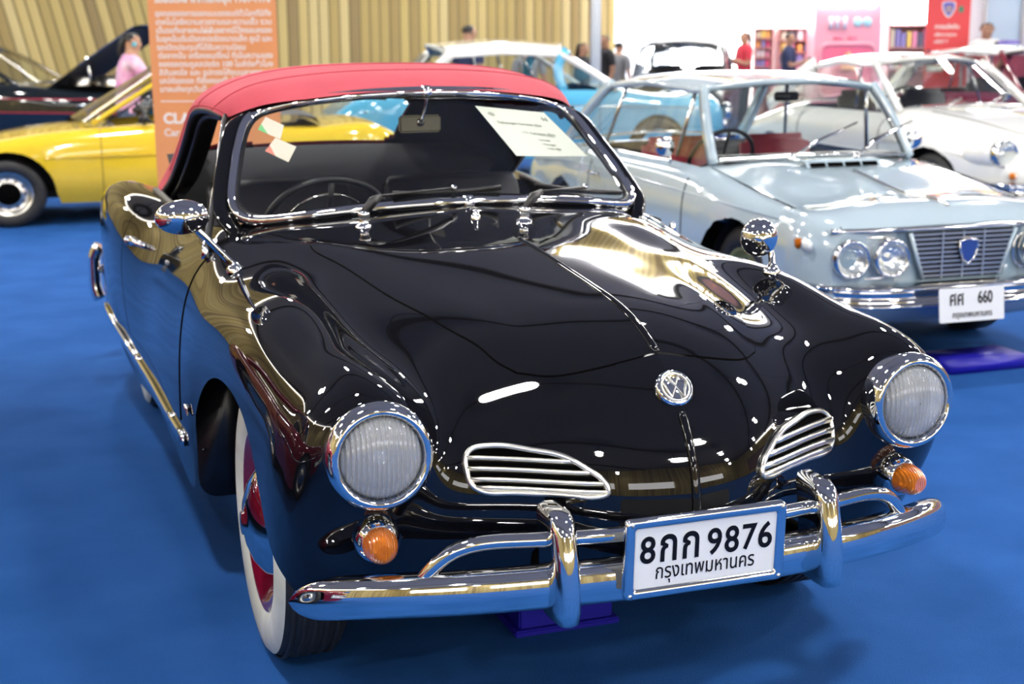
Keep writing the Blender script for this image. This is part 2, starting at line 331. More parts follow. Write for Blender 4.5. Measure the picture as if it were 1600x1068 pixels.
# ================================================================ the black convertible
def kg_xf(P): return P*np.array([1.0195, 1.0242, 1.0217])+np.array([0, .0057, -.0076])
body = Grid(BODY_ROWS)
def mirror(P): return np.asarray(P, float)*np.array([-1, 1, 1])
def both(fn, name, m, parent, **k):
    """the same part for the car's two sides"""
    r = []
    for s in (1, -1):
        mb = MB(); fn(mb, s); r.append(mb.build(name, m, parent, **k))
    return r
def ws_base(x): return .54+.6*x*x
def panel_coons(c0, c1, d0, d1, n, m):
    """c0,c1: curves along i at j=0/1; d0,d1: curves along j at i=0/1 (all in u,v)"""
    C0, C1 = [spl_resample(c, n) for c in (c0, c1)]; D0, D1 = [spl_resample(d, m) for d in (d0, d1)]
    s = np.linspace(0, 1, n)[:, None, None]; t = np.linspace(0, 1, m)[None, :, None]
    return (1-t)*C0[:, None]+t*C1[:, None]+(1-s)*D0[None]+s*D1[None]-((1-s)*(1-t)*C0[0]+s*(1-t)*C0[-1]+(1-s)*t*C1[0]+s*t*C1[-1])
def spl_resample(c, n):
    c = np.array(c, float)
    if len(c) > 2: return spline(c, n)
    t = np.linspace(0, 1, n)[:, None]; return c[0]*(1-t)+c[1]*t
def lift_grid(UV, off):
    n, m = UV.shape[:2]; u = UV[..., 0].ravel(); v = UV[..., 1].ravel()
    return (body.at(u, v)+body.normal(u, v)*off).reshape(n, m, 3)
def uv(*pts): return [body.find(p) for p in pts]
def surf_pt(p, off=0.):
    if p[0] < 0: return surf_pt((-p[0], p[1], p[2]), off)*[-1, 1, 1]
    u, v = body.find(p); return body.at(u, v)[0]+body.normal(u, v)[0]*off
def surf_path(pts, n, off):
    UV = spl_resample(uv(*pts), n); return body.at(UV[:, 0], UV[:, 1])+body.normal(UV[:, 0], UV[:, 1])*off

def build_convertible():
    XF[0] = kg_xf
    car = empty('convertible_car', (0, 0, 0), 0, 'glossy black convertible with red canvas roof and whitewall tyres in front', 'car')
    # ---- body shell
    uu = np.linspace(0, body.u[-1], 300); vv = np.linspace(0, body.v[-1], 120)
    G = body.grid(uu, vv); C = (G[:-1, :-1]+G[1:, 1:])/2
    x, y, z = C[..., 0], C[..., 1], C[..., 2]
    yr = 2.40-.35*np.clip(x/.66, 0, 1)**3
    hole = (y > ws_base(x)+.13) & (y < yr) & (x < .665) & (z > .7)
    mb = MB(); n, m = G.shape[:2]
    for s in (1, -1):
        F = [(i*m+j, i*m+j+1, (i+1)*m+j+1, (i+1)*m+j) for i in range(n-1) for j in range(m-1) if not hole[i, j]]
        mb.add(G if s > 0 else mirror(G), F if s < 0 else [f[::-1] for f in F])
    mb.build('body', M['black_paint'], car)
    # tail closing panel and floor pan (dark underside)
    mb = MB(); mb.box((0, 1.2, .27), (1.18, 2.1, .05)); mb.box((0, -.38, .40), (.86, .5, .05)); mb.box((0, 2.85, .42), (1.1, .6, .05)); mb.build('underbody', M['liner'], car, False)
    mb = MB(); R = G[-1]; c = R.mean(0)*[0, 1, 1]
    for s in (1, -1): mb.add(np.r_[R*[s, 1, 1], [c]], [(j, j+1, m) if s > 0 else (j+1, j, m) for j in range(m-1)])
    mb.build('tail_panel', M['black_paint'], car)
    # wheel wells
    def well(mb, s, yc, r, x0, x1):
        a = np.linspace(.30, PI+.05, 26)
        mb.grid([[(s*xx, yc-r*math.cos(t), .30+r*math.sin(t)) for t in a] for xx in (x0, x1)])
        mb.add([(s*x0, yc-r*math.cos(t), .30+r*math.sin(t)) for t in a], [tuple(range(len(a)))])
    both(lambda mb, s: well(mb, s, .03, .355, .40, .67), 'wheel_well', M['liner'], car)
    both(lambda mb, s: well(mb, s, 2.38, .33, .45, .80), 'wheel_well', M['liner'], car)
    # ---- hood
    rear = [(0, .125, .914), (.08, .14, .911), (.2, .20, .908), (.3, .27, .903), (.40, .345, .895), (.45, .375, .888), (.472, .365, .884)]
    side = [(.472, .365, .884), (.475, .33, .881), (.467, .27, .872), (.450, .20, .866), (.42, .05, .848), (.389, -.124, .828), (.355, -.26, .812), (.328, -.38, .798), (.298, -.47, .775), (.282, -.53, .757), (.262, -.575, .749)]
    front = [(0, -.655, .787), (.09, -.657, .775), (.163, -.645, .762), (.22, -.618, .752), (.262, -.575, .749)]
    u0 = body.find((0, .125, .914))[0]; u1 = body.find((0, -.655, .787))[0]
    UV = panel_coons([(u0, 0), (u1, 0)], uv(*side), [(u0, 0)]+uv(*rear[1:]), [(u1, 0)]+uv(*front[1:]), 70, 40)
    H = lift_grid(UV, .0025); mb = MB()
    for s in (1, -1):
        Q = H*[s, 1, 1]; mb.grid(Q, flip=(s < 0))
        for e in (lift_grid(UV[:1], -.006)[0], lift_grid(UV[-1:], -.006)[0]):
            top = Q[0] if e[0][1] > 0 else Q[-1]; mb.grid([top, e*[s, 1, 1]])
        e = lift_grid(UV[:, -1:], -.006)[:, 0]; mb.grid([Q[:, -1], e*[s, 1, 1]])
    hood = mb.build('hood', M['black_paint'], car)
    mb = MB()
    for s in (1, -1):
        for path in (spl_resample(uv(*rear[1:]), 40), spl_resample(uv(*side), 80), spl_resample(uv(*front[1:]), 40)):
            mb.tube((body.at(path[:, 0], path[:, 1])+body.normal(path[:, 0], path[:, 1])*-.0012)*[s, 1, 1], .0036, 6)
    mb.build('hood_gap', M['seam'], car)
    mb = MB(); rib = [(-.010, -.002), (-.006, .0022), (0, .0042), (.006, .0022), (.010, -.002)]
    us = np.linspace(u0, u1, 60); P = body.at(us, np.zeros(60))+[0, 0, .0025]; Nn = np.cross((1., 0, 0), np.gradient(P, axis=0)); Nn /= np.linalg.norm(Nn, axis=1)[:, None]; Nn *= np.sign(Nn[:, 2:])
    mb.tube(P, 0, sec=rib, up=Nn); mb.build('hood_ridge', M['black_paint'], hood)
    mb = MB(); us = np.linspace(body.find((0, -.775, .70))[0], body.find((0, -.83, .47))[0], 30); P = body.at(us, np.zeros(30)); mb.tube(P, 0, sec=rib, up=np.tile((0, -1., .1), (30, 1))); mb.build('nose_ridge', M['black_paint'], car)
    # ---- doors: outline pressed into the flank
    dl = [(.690, .68, .822), (.722, .69, .775), (.748, .69, .725), (.772, .66, .64), (.785, .62, .52), (.786, .62, .40)]
    dr = [(.69, 1.80, .845), (.745, 1.83, .80), (.80, 1.86, .70), (.828, 1.86, .58), (.82, 1.84, .40)]
    def door(s):
        a = uv(*dl); b = uv(*dr)
        UVd = panel_coons(a, b, [a[0], b[0]], [a[-1], b[-1]], 24, 50)
        Q = lift_grid(UVd, .002)*[s, 1, 1]; mb = MB(); mb.grid(Q, flip=(s > 0))
        for E_, U_ in ((Q[:, 0], UVd[:, :1]), (Q[:, -1], UVd[:, -1:])): mb.grid([E_, lift_grid(U_, -.006)[:, 0]*[s, 1, 1]])
        mb.grid([Q[-1], lift_grid(UVd[-1:], -.006)[0]*[s, 1, 1]])
        d = mb.build('door', M['black_paint'], car)
        mb = MB()
        for c in (a, b, [a[-1], b[-1]]):
            p = spl_resample(c, 40); mb.tube((body.at(p[:, 0], p[:, 1])-body.normal(p[:, 0], p[:, 1])*.001)*[s, 1, 1], .0036, 6)
        mb.build('door_gap', M['seam'], d)
        hp = [surf_pt((.778, 1.58, .737), 0), surf_pt((.78, 1.60, .736), .018), surf_pt((.785, 1.65, .734), .026), surf_pt((.79, 1.70, .731), .018), surf_pt((.793, 1.72, .730), .0)]
        mb = MB(); mb.tube(spline(hp, 24)*[s, 1, 1], .010, 10); mb.lathe([(0, .03), (.014, .028), (.016, .0)], surf_pt((.797, 1.745, .728))*[s, 1, 1], (s, 0, .3), 16)
        mb.build('door_handle', M['chrome'], d)
        # inner trim of the open window
        mb = MB(); P = np.array([(.675, .75, .845), (.672, 1.2, .86), (.672, 1.6, .858), (.69, 2.0, .872)])
        mb.tube(spline(P, 30)*[s, 1, 1], .012, 8); mb.build('belt_moulding', M['black_rubber'], d)
        mb = MB(); q = spline(P, 30); mb.grid([q*[s, 1, 1], (q-[.03, 0, .55])*[s, 1, 1]]); mb.build('door_trim', M['black_leather'], d)
    door(1); door(-1)
    # ---- rocker mouldings
    def rocker(mb, s):
        P = np.array([surf_pt(p, .006) for p in ((.786, .56, .355), (.788, .9, .335), (.80, 1.5, .315), (.825, 1.95, .335), (.85, 2.3, .375), (.85, 2.6, .36))])
        q = spline(P, 60)*[s, 1, 1]
        mb.tube(q, 0, sec=[(-.005, -.017), (.006, -.013), (.009, -.004), (.004, 0), (.009, .004), (.006, .013), (-.005, .017)], up=(0, 0, 1))
        for k in (1, 8, 33): mb.tube(q[k:k+3], 0, sec=[(-.005, -.019), (.012, -.015), (.012, .015), (-.005, .019)], up=(0, 0, 1))
    both(rocker, 'rocker_moulding', M['chrome'], car)
    def badge(mb, s):
        o = surf_pt((.786, .49, .46), .004)*[s, 1, 1]
        P = np.array([(-.03, -.012), (-.018, .012), (-.012, -.010), (-.004, .004), (.004, -.008), (.012, .005), (.02, -.006), (.03, .006)])
        mb.tube(spline([o+[0, a, b] for a, b in P], 40), .0028, 6)
    both(badge, 'side_badge', M['chrome'], car)
    # ---- windshield: ring of the opening, half
    ring = [(0, .93, 1.240), (.15, .943, 1.236), (.30, .985, 1.222), (.39, 1.03, 1.206), (.45, 1.066, 1.190), (.487, 1.072, 1.176), (.513, 1.055, 1.155), (.535, 1.022, 1.122), (.556, .972, 1.075), (.575, .915, 1.030),
            (.591, .862, .985), (.599, .822, .955), (.596, .778, .930), (.575, .735, .914), (.53, .695, .912), (.45, .645, .923), (.30, .588, .942), (.15, .553, .953), (0, .54, .957)]
    h = np.array(ring); q = h[1:-1][::-1]*[-1, 1, 1]; R = np.r_[h, q]
    Rs = np.r_[R, R[:1]]; s = np.r_[0, np.cumsum(np.linalg.norm(np.diff(Rs, axis=0), axis=1))]
    ext = np.r_[R[-4:], R, R[:5]]; se = np.r_[s[-5:-1]-s[-1], s[:-1], s[-1]+s[:5]]
    B = spl_basis(se, np.linspace(0, s[-1], 160, endpoint=False)); L = B @ ext
    A_ = np.c_[np.ones(len(L)), L[:, 2], L[:, 0]**2, 0*L[:, 2]]; cf = np.linalg.lstsq(A_, L[:, 1], rcond=None)[0]
    gy = lambda X, Z: cf[0]+cf[1]*Z+cf[2]*X*X+cf[3]*Z*Z
    c0 = np.array((0, 0, 1.09)); res = L[:, 1]-gy(L[:, 0], L[:, 2]); mb = MB(); rows = []
    for r in np.linspace(.985, .02, 16):
        P = c0+(L-c0)*r; P[:, 1] = gy(P[:, 0], P[:, 2]); rows.append(P)
    mb.grid(rows, cv=True); mb.add(rows[-1], [tuple(range(160))])
    mb.build('windshield_glass', M['glass'], car)
    nrm = np.array((0, -.56, .83))
    chro = [(-.012, -.010), (.0, -.014), (.013, -.010), (.017, -.001), (.010, .011), (-.009, .012)]
    upv = nrm[None].repeat(160, 0)
    mb = MB(); mb.tube(L, 0, sec=[(a, b) for a, b in chro], closed=True, up=upv)
    for x_, zz in ((0, 0), (0, 1)):
        k = int(np.argmin(np.abs(L[:, 0])+(10 if zz else -10)*(L[:, 2]))) if zz else int(np.argmin(np.abs(L[:, 0])*1+(L[:, 2] < 1.1)*9))
        k = int(np.argmin(np.abs(L[:, 0])+(L[:, 2] < 1.1)*9)) if not zz else int(np.argmin(np.abs(L[:, 0])+(L[:, 2] > 1.1)*9))
        mb.tube([L[k]+[-.013, 0, 0], L[k], L[k]+[.013, 0, 0]], 0, sec=[(a*1.18, b*1.18) for a, b in chro], up=nrm)
    mb.build('windshield_trim', M['chrome'], car)
    mb = MB(); Li = c0+(L-c0)*.972; Li[:, 1] = L[:, 1]+.004
    mb.tube(Li, 0, sec=[(-.008, -.006), (.008, -.006), (.008, .006), (-.008, .006)], closed=True, up=upv); mb.build('windshield_seal', M['black_rubber'], car)
    ctr = np.array((0, .8, 1.09)); d = (L-ctr)*[1, .45, 1]; d /= np.linalg.norm(d, axis=1)[:, None]
    sink = np.clip((.99-L[:, 2])/.05, 0, 1)*np.clip((.60-np.abs(L[:, 0]))/.05, 0, 1); tp = np.clip((L[:, 2]-1.15)/.05, 0, 1)
    Lo = L+d*(.027-.018*tp)[:, None]+np.array((0, .012, -.010))-np.outer(sink, (0, -.01, .034)); mb = MB()
    up2 = np.cross(np.roll(Lo, -1, 0)-np.roll(Lo, 1, 0), d); 
    mb.tube(Lo, 0, sec=[(.026*math.cos(t), .014*math.sin(t)) for t in np.linspace(0, 2*PI, 14, endpoint=False)], closed=True, up=upv, scale=1-.5*tp)
    mb.build('windshield_surround', M['black_paint'], car)
    def ventpost(mb, s):
        P = np.array([(.555, 1.165, 1.168), (.60, 1.00, 1.05), (.648, .84, .935), (.694, .70, .825)]); P = P-np.outer((0, .3, .7, 1.), (.034, -.06, 0)) if s > 0 else P
        mb.tube(spline(P, 20)*[s, 1, 1], 0, sec=[(-.007, -.010), (.007, -.010), (.009, 0), (.007, .010), (-.007, .010)], up=(0, 1, 0))
    for o in both(ventpost, 'vent_window_post', M['black_rubber'], car):
        pass
    def ventfoot(mb, s):
        o = surf_pt((.695, .69, .820)); mb.tube([(o+[0, 0, .03])*[s, 1, 1], o*[s, 1, 1]], .012, 10, scale=[.7, 1.1])
        if s > 0: return
        mb.tube(spline([(.567, 1.150, 1.155), (.612, .985, 1.038), (.66, .825, .925), (.697, .715, .84)], 16)*[s, 1, 1], .0035, 6)
    both(ventfoot, 'vent_post_trim', M['chrome'], car)
    # ---- soft top
    T = Grid([[(0, .912, 1.243), (.2, .935, 1.238), (.36, .984, 1.221), (.455, 1.045, 1.206), (.518, 1.095, 1.184), (.555, 1.17, 1.160)],
              [(0, 1.08, 1.287), (.21, 1.085, 1.282), (.38, 1.12, 1.264), (.485, 1.15, 1.240), (.542, 1.18, 1.206), (.572, 1.235, 1.176)],
              [(0, 1.25, 1.305), (.22, 1.25, 1.300), (.40, 1.26, 1.281), (.51, 1.28, 1.247), (.568, 1.31, 1.212), (.588, 1.34, 1.184)],
              [(0, 1.48, 1.315), (.24, 1.48, 1.309), (.42, 1.48, 1.285), (.535, 1.49, 1.247), (.59, 1.51, 1.205), (.606, 1.52, 1.172)],
              [(0, 1.78, 1.285), (.24, 1.78, 1.278), (.42, 1.77, 1.252), (.545, 1.74, 1.205), (.605, 1.69, 1.145), (.622, 1.63, 1.100)],
              [(0, 2.12, 1.165), (.24, 2.12, 1.155), (.42, 2.11, 1.125), (.555, 2.07, 1.06), (.625, 1.98, .99), (.643, 1.87, .950)],
              [(0, 2.42, .965), (.24, 2.42, .96), (.42, 2.40, .945), (.565, 2.34, .915), (.645, 2.23, .885), (.664, 2.03, .872)],
              [(0, 2.47, .90), (.24, 2.47, .895), (.42, 2.45, .88), (.575, 2.39, .855), (.66, 2.27, .846), (.676, 2.06, .848)]])
    uu = np.linspace(0, T.u[-1], 90); vv = np.linspace(0, T.v[-1], 46); Gt = T.grid(uu, vv)
    def rear_window(P):   # opening of the rear window
        return (P[..., 1] > 1.95) & (P[..., 2] > 1.000) & (P[..., 2] < 1.185)
    def shell(off, name, m, parent):
        mb = MB(); n, m_ = Gt.shape[:2]
        du = np.gradient(Gt, axis=0); dv = np.gradient(Gt, axis=1); N_ = np.cross(dv, du); N_ /= np.linalg.norm(N_, axis=2)[..., None]
        Q = Gt+N_*off; C = (Gt[:-1, :-1]+Gt[1:, 1:])/2; w = rear_window(C)
        for s in (1, -1):
            lim = .285 if s > 0 else .50
            cz = np.clip((np.abs(C[..., 2]-1.0925)-.05)/.045, 0, 1); lim = lim-.05*cz**2
            hl = w & (C[..., 0] < lim)
            F = [(i*m_+j, i*m_+j+1, (i+1)*m_+j+1, (i+1)*m_+j) for i in range(n-1) for j in range(m_-1) if not hl[i, j]]
            mb.add(Q*[s, 1, 1], [f[::-1] for f in F] if s > 0 else F)
        return mb.build(name, m, parent)
    top = shell(.0, 'soft_top', M['soft_top'], car)
    shell(-.016, 'headliner', M['liner'], top)
    mb = MB()
    for k in (.30, .62):
        ui = T.u[3]*k*1.3; vt = np.linspace(0, T.v[-1], 40); P = T.at(np.full(40, ui), vt)
        for s in (1, -1): mb.tube(P*[s, 1, 1]+[0, 0, .001], .0022, 5)
    e = T.at(uu, np.full(90, T.v[-1]-.035))
    for s in (1, -1): mb.tube(e[:70]*[s, 1, 1]+[s*.001, 0, 0], .0016, 5)
    mb.build('canvas_seam', M['soft_top'], top)
    # black rubber edge of the window opening
    def edge(mb, s):
        e = T.at(np.linspace(T.u[1]*.5, T.u[-2], 60), np.full(60, T.v[-1]))+[-.012, 0, -.006]
        mb.tube(e*[s, 1, 1], .014, 8)
        e2 = e+[-.022, -.018, -.02]; mb.tube(e2*[s, 1, 1], .010, 8)
    for o in both(edge, 'window_seal', M['black_rubber'], top): pass
    def pillar_trim(mb, s):
        e = T.at(np.linspace(T.u[3], T.u[-2], 40), np.full(40, T.v[-1])); P0 = e+[-.02, -.004, 0]; P1 = e+[-.10, .02, -.01]
        mb.grid([P0*[s, 1, 1], P1*[s, 1, 1]], flip=s < 0)
    both(pillar_trim, 'roof_side_lining', M['black_leather'], top)
    # ---- interior
    mb = MB(); xs = np.linspace(-.60, .60, 30); rows = []
    for dy, dz in ((.03, -.022), (.12, -.025), (.20, -.035), (.235, -.06), (.24, -.12), (.22, -.26)):
        rows.append([(x_, ws_base(x_)+dy, .962-.13*x_*x_+dz) for x_ in xs])
    mb.grid(rows, flip=True); mb.build('dashboard', M['black_paint'], car)
    mb = MB(); cst = np.array((-.29, 1.03, .84)); nv = np.array((0, .82, .57)); e1 = np.array((1, 0, 0.)); e2 = np.cross(nv, e1)
    th = np.linspace(0, 2*PI, 60, endpoint=False); C_ = lambda r, o=0: [cst+nv*o+r*(math.cos(t)*e1+math.sin(t)*e2) for t in th]
    mb.tube(C_(.188), .011, 10, closed=True, up=nv)
    for a in (.25, PI-.25, -PI/2): mb.tube([cst-nv*.02, cst+.18*(math.cos(a)*e1+math.sin(a)*e2)], .009, 8)
    mb.lathe([(0, .03), (.04, .025), (.05, 0), (.03, -.06)], cst-nv*.02, nv, 24); mb.tube([cst-nv*.03, cst-nv*.42], .022, 10)
    sw = mb.build('steering_wheel', M['black_rubber'], car)
    mb = MB(); mb.tube(C_(.125, .006), .004, 6, closed=True, up=nv); mb.build('horn_ring', M['chrome'], sw)
    def seat(sx):
        mb = MB(); P = []
        prof = [(1.48, .40), (1.55, .62), (1.62, .80), (1.655, .90), (1.69, .925), (1.73, .90), (1.72, .75), (1.66, .5)]
        for xx, k in ((-.24, .93), (-.23, .985), (-.15, 1), (0, 1.01), (.15, 1), (.23, .985), (.24, .93)):
            P.append([(sx+xx, 1.6+(a-1.6)*k, .62+(b-.62)*k) for a, b in prof])
        mb.grid(P, cv=True); mb.add(P[0], [tuple(range(8))]); mb.add(P[-1], [tuple(range(8))[::-1]])
        st = mb.build('seat', M['black_leather'], car)
        mb = MB(); mb.box((sx, 1.32, .40), (.47, .48, .16), bev=.05); mb.build('seat_cushion', M['black_leather'], st)
    seat(-.31); seat(.31)
    mb = MB(); xs = np.linspace(-.62, .62, 20)
    mb.grid([[(x_, yy-.25*abs(x_)**2, zz-.03*x_*x_) for x_ in xs] for yy, zz in ((2.40, .985), (2.33, .990), (2.2, .93), (2.05, .86), (1.98, .5))]); mb.build('rear_shelf', M['liner'], car)
    mb = MB(); mb.box((0, 1.3, .31), (1.3, 1.7, .02)); mb.build('cabin_floor', M['liner'], car)
    mb = MB(); mc = np.array((0, 1.005, 1.142)); mb.box(mc, (.130, .018, .052), bev=.006); rv = mb.build('rearview_mirror', mat('mirror_tan_reflection', (.16, .14, .09), .25, .6), car, auto=40)  # tan colour of the back stands in for a yellowish-brown reflection
    mb = MB(); mb.tube(spline([(.0, .99, 1.15), (.012, .985, 1.19), (.014, .965, 1.235)], 12), .0045, 8); mb.lathe([(0, -.012), (.012, -.01), (.014, 0), (.006, .004)], mc+[0, -.010, .006], (0, -1, .3), 16); mb.build('mirror_stem', M['chrome'], rv)
    mb = MB(); mb.box(mc+[0, .0098, 0], (.116, .001, .042)); mb.build('mirror_face', M['reflector'], rv)
    # stickers on the glass
    def sticker(pts, mats, label):
        mb = MB(); P = np.array([(a, gy(a, b)+.004, b) for a, b in pts]); mid = (P[0]+P[2])/2
        a_, b_ = P[0]*.55+P[1]*.45, P[0]*.55+P[3]*.45
        mb.cur = 0; mb.add([P[0], a_, b_], [(0, 1, 2)]); mb.cur = 1; mb.add([a_, P[1], P[2], P[3], b_], [(0, 1, 2, 3, 4)])
        mb.build('registration_sticker', mats, car, False, label)
    mw = mat('sticker_white', (.78, .68, .58), .5); mg = mat('sticker_green', (.18, .55, .22), .5); mr = mat('sticker_red', (.74, .24, .18), .5)
    sticker([(-.488, 1.137), (-.437, 1.113), (-.418, 1.150), (-.459, 1.172)], [mg, mw], 'green and white square sticker on the glass')
    sticker([(-.484, 1.082), (-.433, 1.055), (-.402, 1.095), (-.449, 1.117)], [mr, mw], 'red and white square sticker on the glass')
    # ---- wipers
    def wiper(p0, elbow, bl):
        base = surf_pt(p0); mb = MB(); mb.lathe([(.022, 0), (.020, .008), (.012, .012), (.012, .030), (.016, .032), (.014, .042), (0, .046)], base-[0, 0, .002], (0, -.15, 1), 20)
        w = mb.build('wiper', M['chrome'], car)
        top_ = base+[0, -.004, .042]; e = np.array(elbow); mb = MB()
        mb.tube([top_+[0, 0, -.006], top_*.5+e*.5+[0, 0, .006], e], 0, sec=[(-.007, -.010), (.007, -.010), (.005, .008), (-.005, .008)], up=(0, 0, 1), scale=[1, 1.25, .8]); 
        b0, b1 = np.array(bl[0]), np.array(bl[1]); mid = b0*.45+b1*.55
        mb.tube([e, e*.5+mid*.5+[0, -.004, .003], mid+[0, -.008, .006]], .0038, 6); mb.build('wiper_arm', M['black_rubber'], w)
        mb = MB(); P = [b0+(b1-b0)*t+[0, 0, -.006*math.sin(PI*t)] for t in np.linspace(0, 1, 14)]
        mb.tube(P, 0, sec=[(-.0035, -.008), (.0035, -.008), (.005, .001), (.003, .006), (-.003, .006), (-.005, .001)], up=(0, -.5, .86)); mb.build('wiper_blade', M['black_rubber'], w)
        mb = MB(); mb.box(mid+[0, -.007, .006], (.018, .012, .014), bev=.003); mb.build('blade_clip', M['chrome'], w)
    def gp(x_, z_, o=-.016): return (x_, gy(x_, z_)+o*.8, z_+.006)
    wiper((-.313, .463, .921), (-.255, .50, 1.0-.012), (gp(-.20, .978), gp(.105, .985)))
    wiper((.097, .358, .932), (.165, .41, .992), (gp(.22, .985), gp(.545, .935)))
    mb = MB(); b_ = surf_pt((-.022, .407, .943)); mb.lathe([(.014, 0), (.011, .010), (.008, .013), (.008, .022), (0, .025)], b_, (0, -.2, 1), 16); mb.build('washer_nozzle', M['chrome'], car)
    # ---- headlights, signals
    def headlight(s):
        c = np.array((s*.573, -.688, .646)); ax = np.array((s*.02, -1, .035)); ax /= np.linalg.norm(ax)
        mb = MB(); mb.lathe([(.100, -.03), (.1025, -.004), (.1015, .008), (.096, .020), (.088, .027), (.082, .024), (.0785, .017), (.077, .006)], c, ax, 72)
        h_ = mb.build('headlight', M['chrome'], car)
        mb = MB(); mb.lathe([(.0775, .010), (.075, .018), (.066, .026), (.052, .032), (.034, .0365), (.015, .0385), (.002, .039)], c, ax, 56)
        mb.lathe([(.0775, .008), (.075, .014), (.066, .022), (.052, .028), (.034, .0325), (.015, .0345), (.002, .035)][::-1], c, ax, 56); mb.build('headlight_lens', M['head_lens'], h_)
        mb = MB(); mb.lathe([(.078, .008), (.070, -.008), (.055, -.026), (.035, -.040), (.014, -.048), (.002, -.05)], c, ax, 56); mb.build('headlight_reflector', M['reflector'], h_)
        mb = MB(); mb.lathe([(.001, .016), (.012, .012), (.016, 0), (.013, -.02), (.012, -.047)], c, ax, 24); mb.build('bulb_shield', M['chrome'], h_)
    headlight(-1); headlight(1)
    def signal(s):
        c = np.array((s*.573, -.655, .474)); ax = np.array((s*.10, -1, 0.)); ax /= np.linalg.norm(ax)
        mb = MB(); mb.lathe([(.052, -.055), (.047, -.02), (.041, .004)], c, ax, 36); sg = mb.build('turn_signal', M['black_paint'], car)
        mb = MB(); mb.lathe([(.047, -.012), (.0455, .004), (.042, .016), (.036, .026), (.033, .028)], c, ax, 36); mb.build('signal_bezel', M['chrome'], sg)
        mb = MB(); mb.lathe([(.033, .022), (.0335, .030), (.0325, .042), (.029, .058), (.023, .070), (.0165, .077), (.013, .078), (.001, .076)], c, ax, 36); mb.build('signal_lens', M['amber'], sg)
        mb = MB(); mb.lathe([(.030, .027), (.001, .027)], c, ax, 30); mb.build('signal_reflector', M['reflector'], sg)
    signal(-1); signal(1)
    # ---- nose grilles
    go = [(.400, .600), (.397, .620), (.383, .632), (.362, .637), (.326, .639), (.285, .634), (.25, .630), (.220, .620), (.19, .601), (.166, .578), (.163, .562), (.176, .555), (.22, .555), (.276, .555), (.33, .554), (.375, .556), (.392, .567)]
    def ysurf(x_, z_):
        y_ = -.83+.95*x_*x_
        for _ in range(2):
            u, v = body.find((x_, y_, z_)); p = body.at(u, v)[0]; y_ = p[1]
        return y_
    o3 = np.array([(a, ysurf(a, b), b) for a, b in go]); e_ = np.r_[o3[-3:], o3, o3[:4]]; 
    se = np.r_[0, np.cumsum(np.linalg.norm(np.diff(e_, axis=0), axis=1))]; LG = spl_basis(se, np.linspace(se[3], se[-4], 90, endpoint=False)) @ e_
    ab = np.linalg.lstsq(np.c_[np.ones(90), LG[:, 0], LG[:, 0]**2, LG[:, 2]], LG[:, 1], rcond=None)[0]
    fy = lambda x_, z_: ab[0]+ab[1]*x_+ab[2]*x_*x_+ab[3]*z_
    def grille(s):
        mb = MB(); mb.tube(LG*[s, 1, 1]+[0, -.003, 0], 0, sec=[(.006*math.cos(t), .007*math.sin(t)) for t in np.linspace(0, 2*PI, 10, endpoint=False)], closed=True, up=np.tile((s*.25, -1, .1), (90, 1)))
        g = mb.build('nose_grille', M['brushed'], car)
        mb = MB(); cen = np.array((LG[:, 0].mean(), 0, LG[:, 2].mean())); rr = []
        for q in (1., .6, .01): W_ = cen+(LG[::5]-cen)*[q, 0, q]; W_[:, 1] = [ysurf(a[0], a[2])-.0015 for a in W_]; rr.append(W_*[s, 1, 1])
        mb.grid(rr, cv=True); mb.build('grille_backing', M['seam'], g)
        for zz in (.6155, .5965, .5775, .562):
            xs_ = []
            for k in range(90):
                a, b = LG[k], LG[(k+1) % 90]
                if (a[2]-zz)*(b[2]-zz) < 0: xs_.append(a[0]+(b[0]-a[0])*(zz-a[2])/(b[2]-a[2]))
            x0, x1 = min(xs_), max(xs_)
            P = [(x_*s, ysurf(x_, zz)-.0055, zz) for x_ in np.linspace(x0, x1, 8)]
            mb = MB(); mb.tube(P, 0, sec=[(-.0015, -.0055), (.0045, -.0065), (.006, -.003), (.003, .005), (-.002, .006)], up=(0, -.3, 1)); mb.build('grille_bar', M['brushed'], g)
    grille(-1); grille(1)
    # ---- emblem
    c = surf_pt((0, -.745, .745)); ax = np.array((0, -.80, .60)); e1 = np.array((1., 0, 0)); e2 = np.cross(ax, e1)*1.
    mb = MB(); mb.lathe([(.039, -.012), (.0385, .004), (.035, .010), (.031, .011), (.029, .008), (.001, .010)], c, ax, 48); em = mb.build('nose_emblem', M['chrome'], car)
    mb = MB(); f2 = lambda a, b: c+ax*.0105+a*e1*.027+b*(-e2 if e2[2] < 0 else e2)*.027
    mb.tube([f2(-.42, .86), f2(0, .12), f2(.42, .86)], .0028, 6); mb.tube([f2(-.90, .40), f2(-.48, -.80), f2(0, .02), f2(.48, -.80), f2(.90, .40)], .0028, 6)
    mb.tube([f2(math.cos(t)*1.04, math.sin(t)*1.04) for t in np.linspace(0, 2*PI, 40, endpoint=False)], .0022, 6, closed=True, up=np.tile(ax, (40, 1))); mb.build('emblem_letters', M['brushed'], em)
    # ---- front bumper
    fb = [(0, -.870, .405), (.15, -.868, .405), (.28, -.855, .404), (.40, -.832, .401), (.52, -.790, .394), (.62, -.738, .384), (.69, -.682, .370), (.725, -.634, .358), (.738, -.604, .352)]
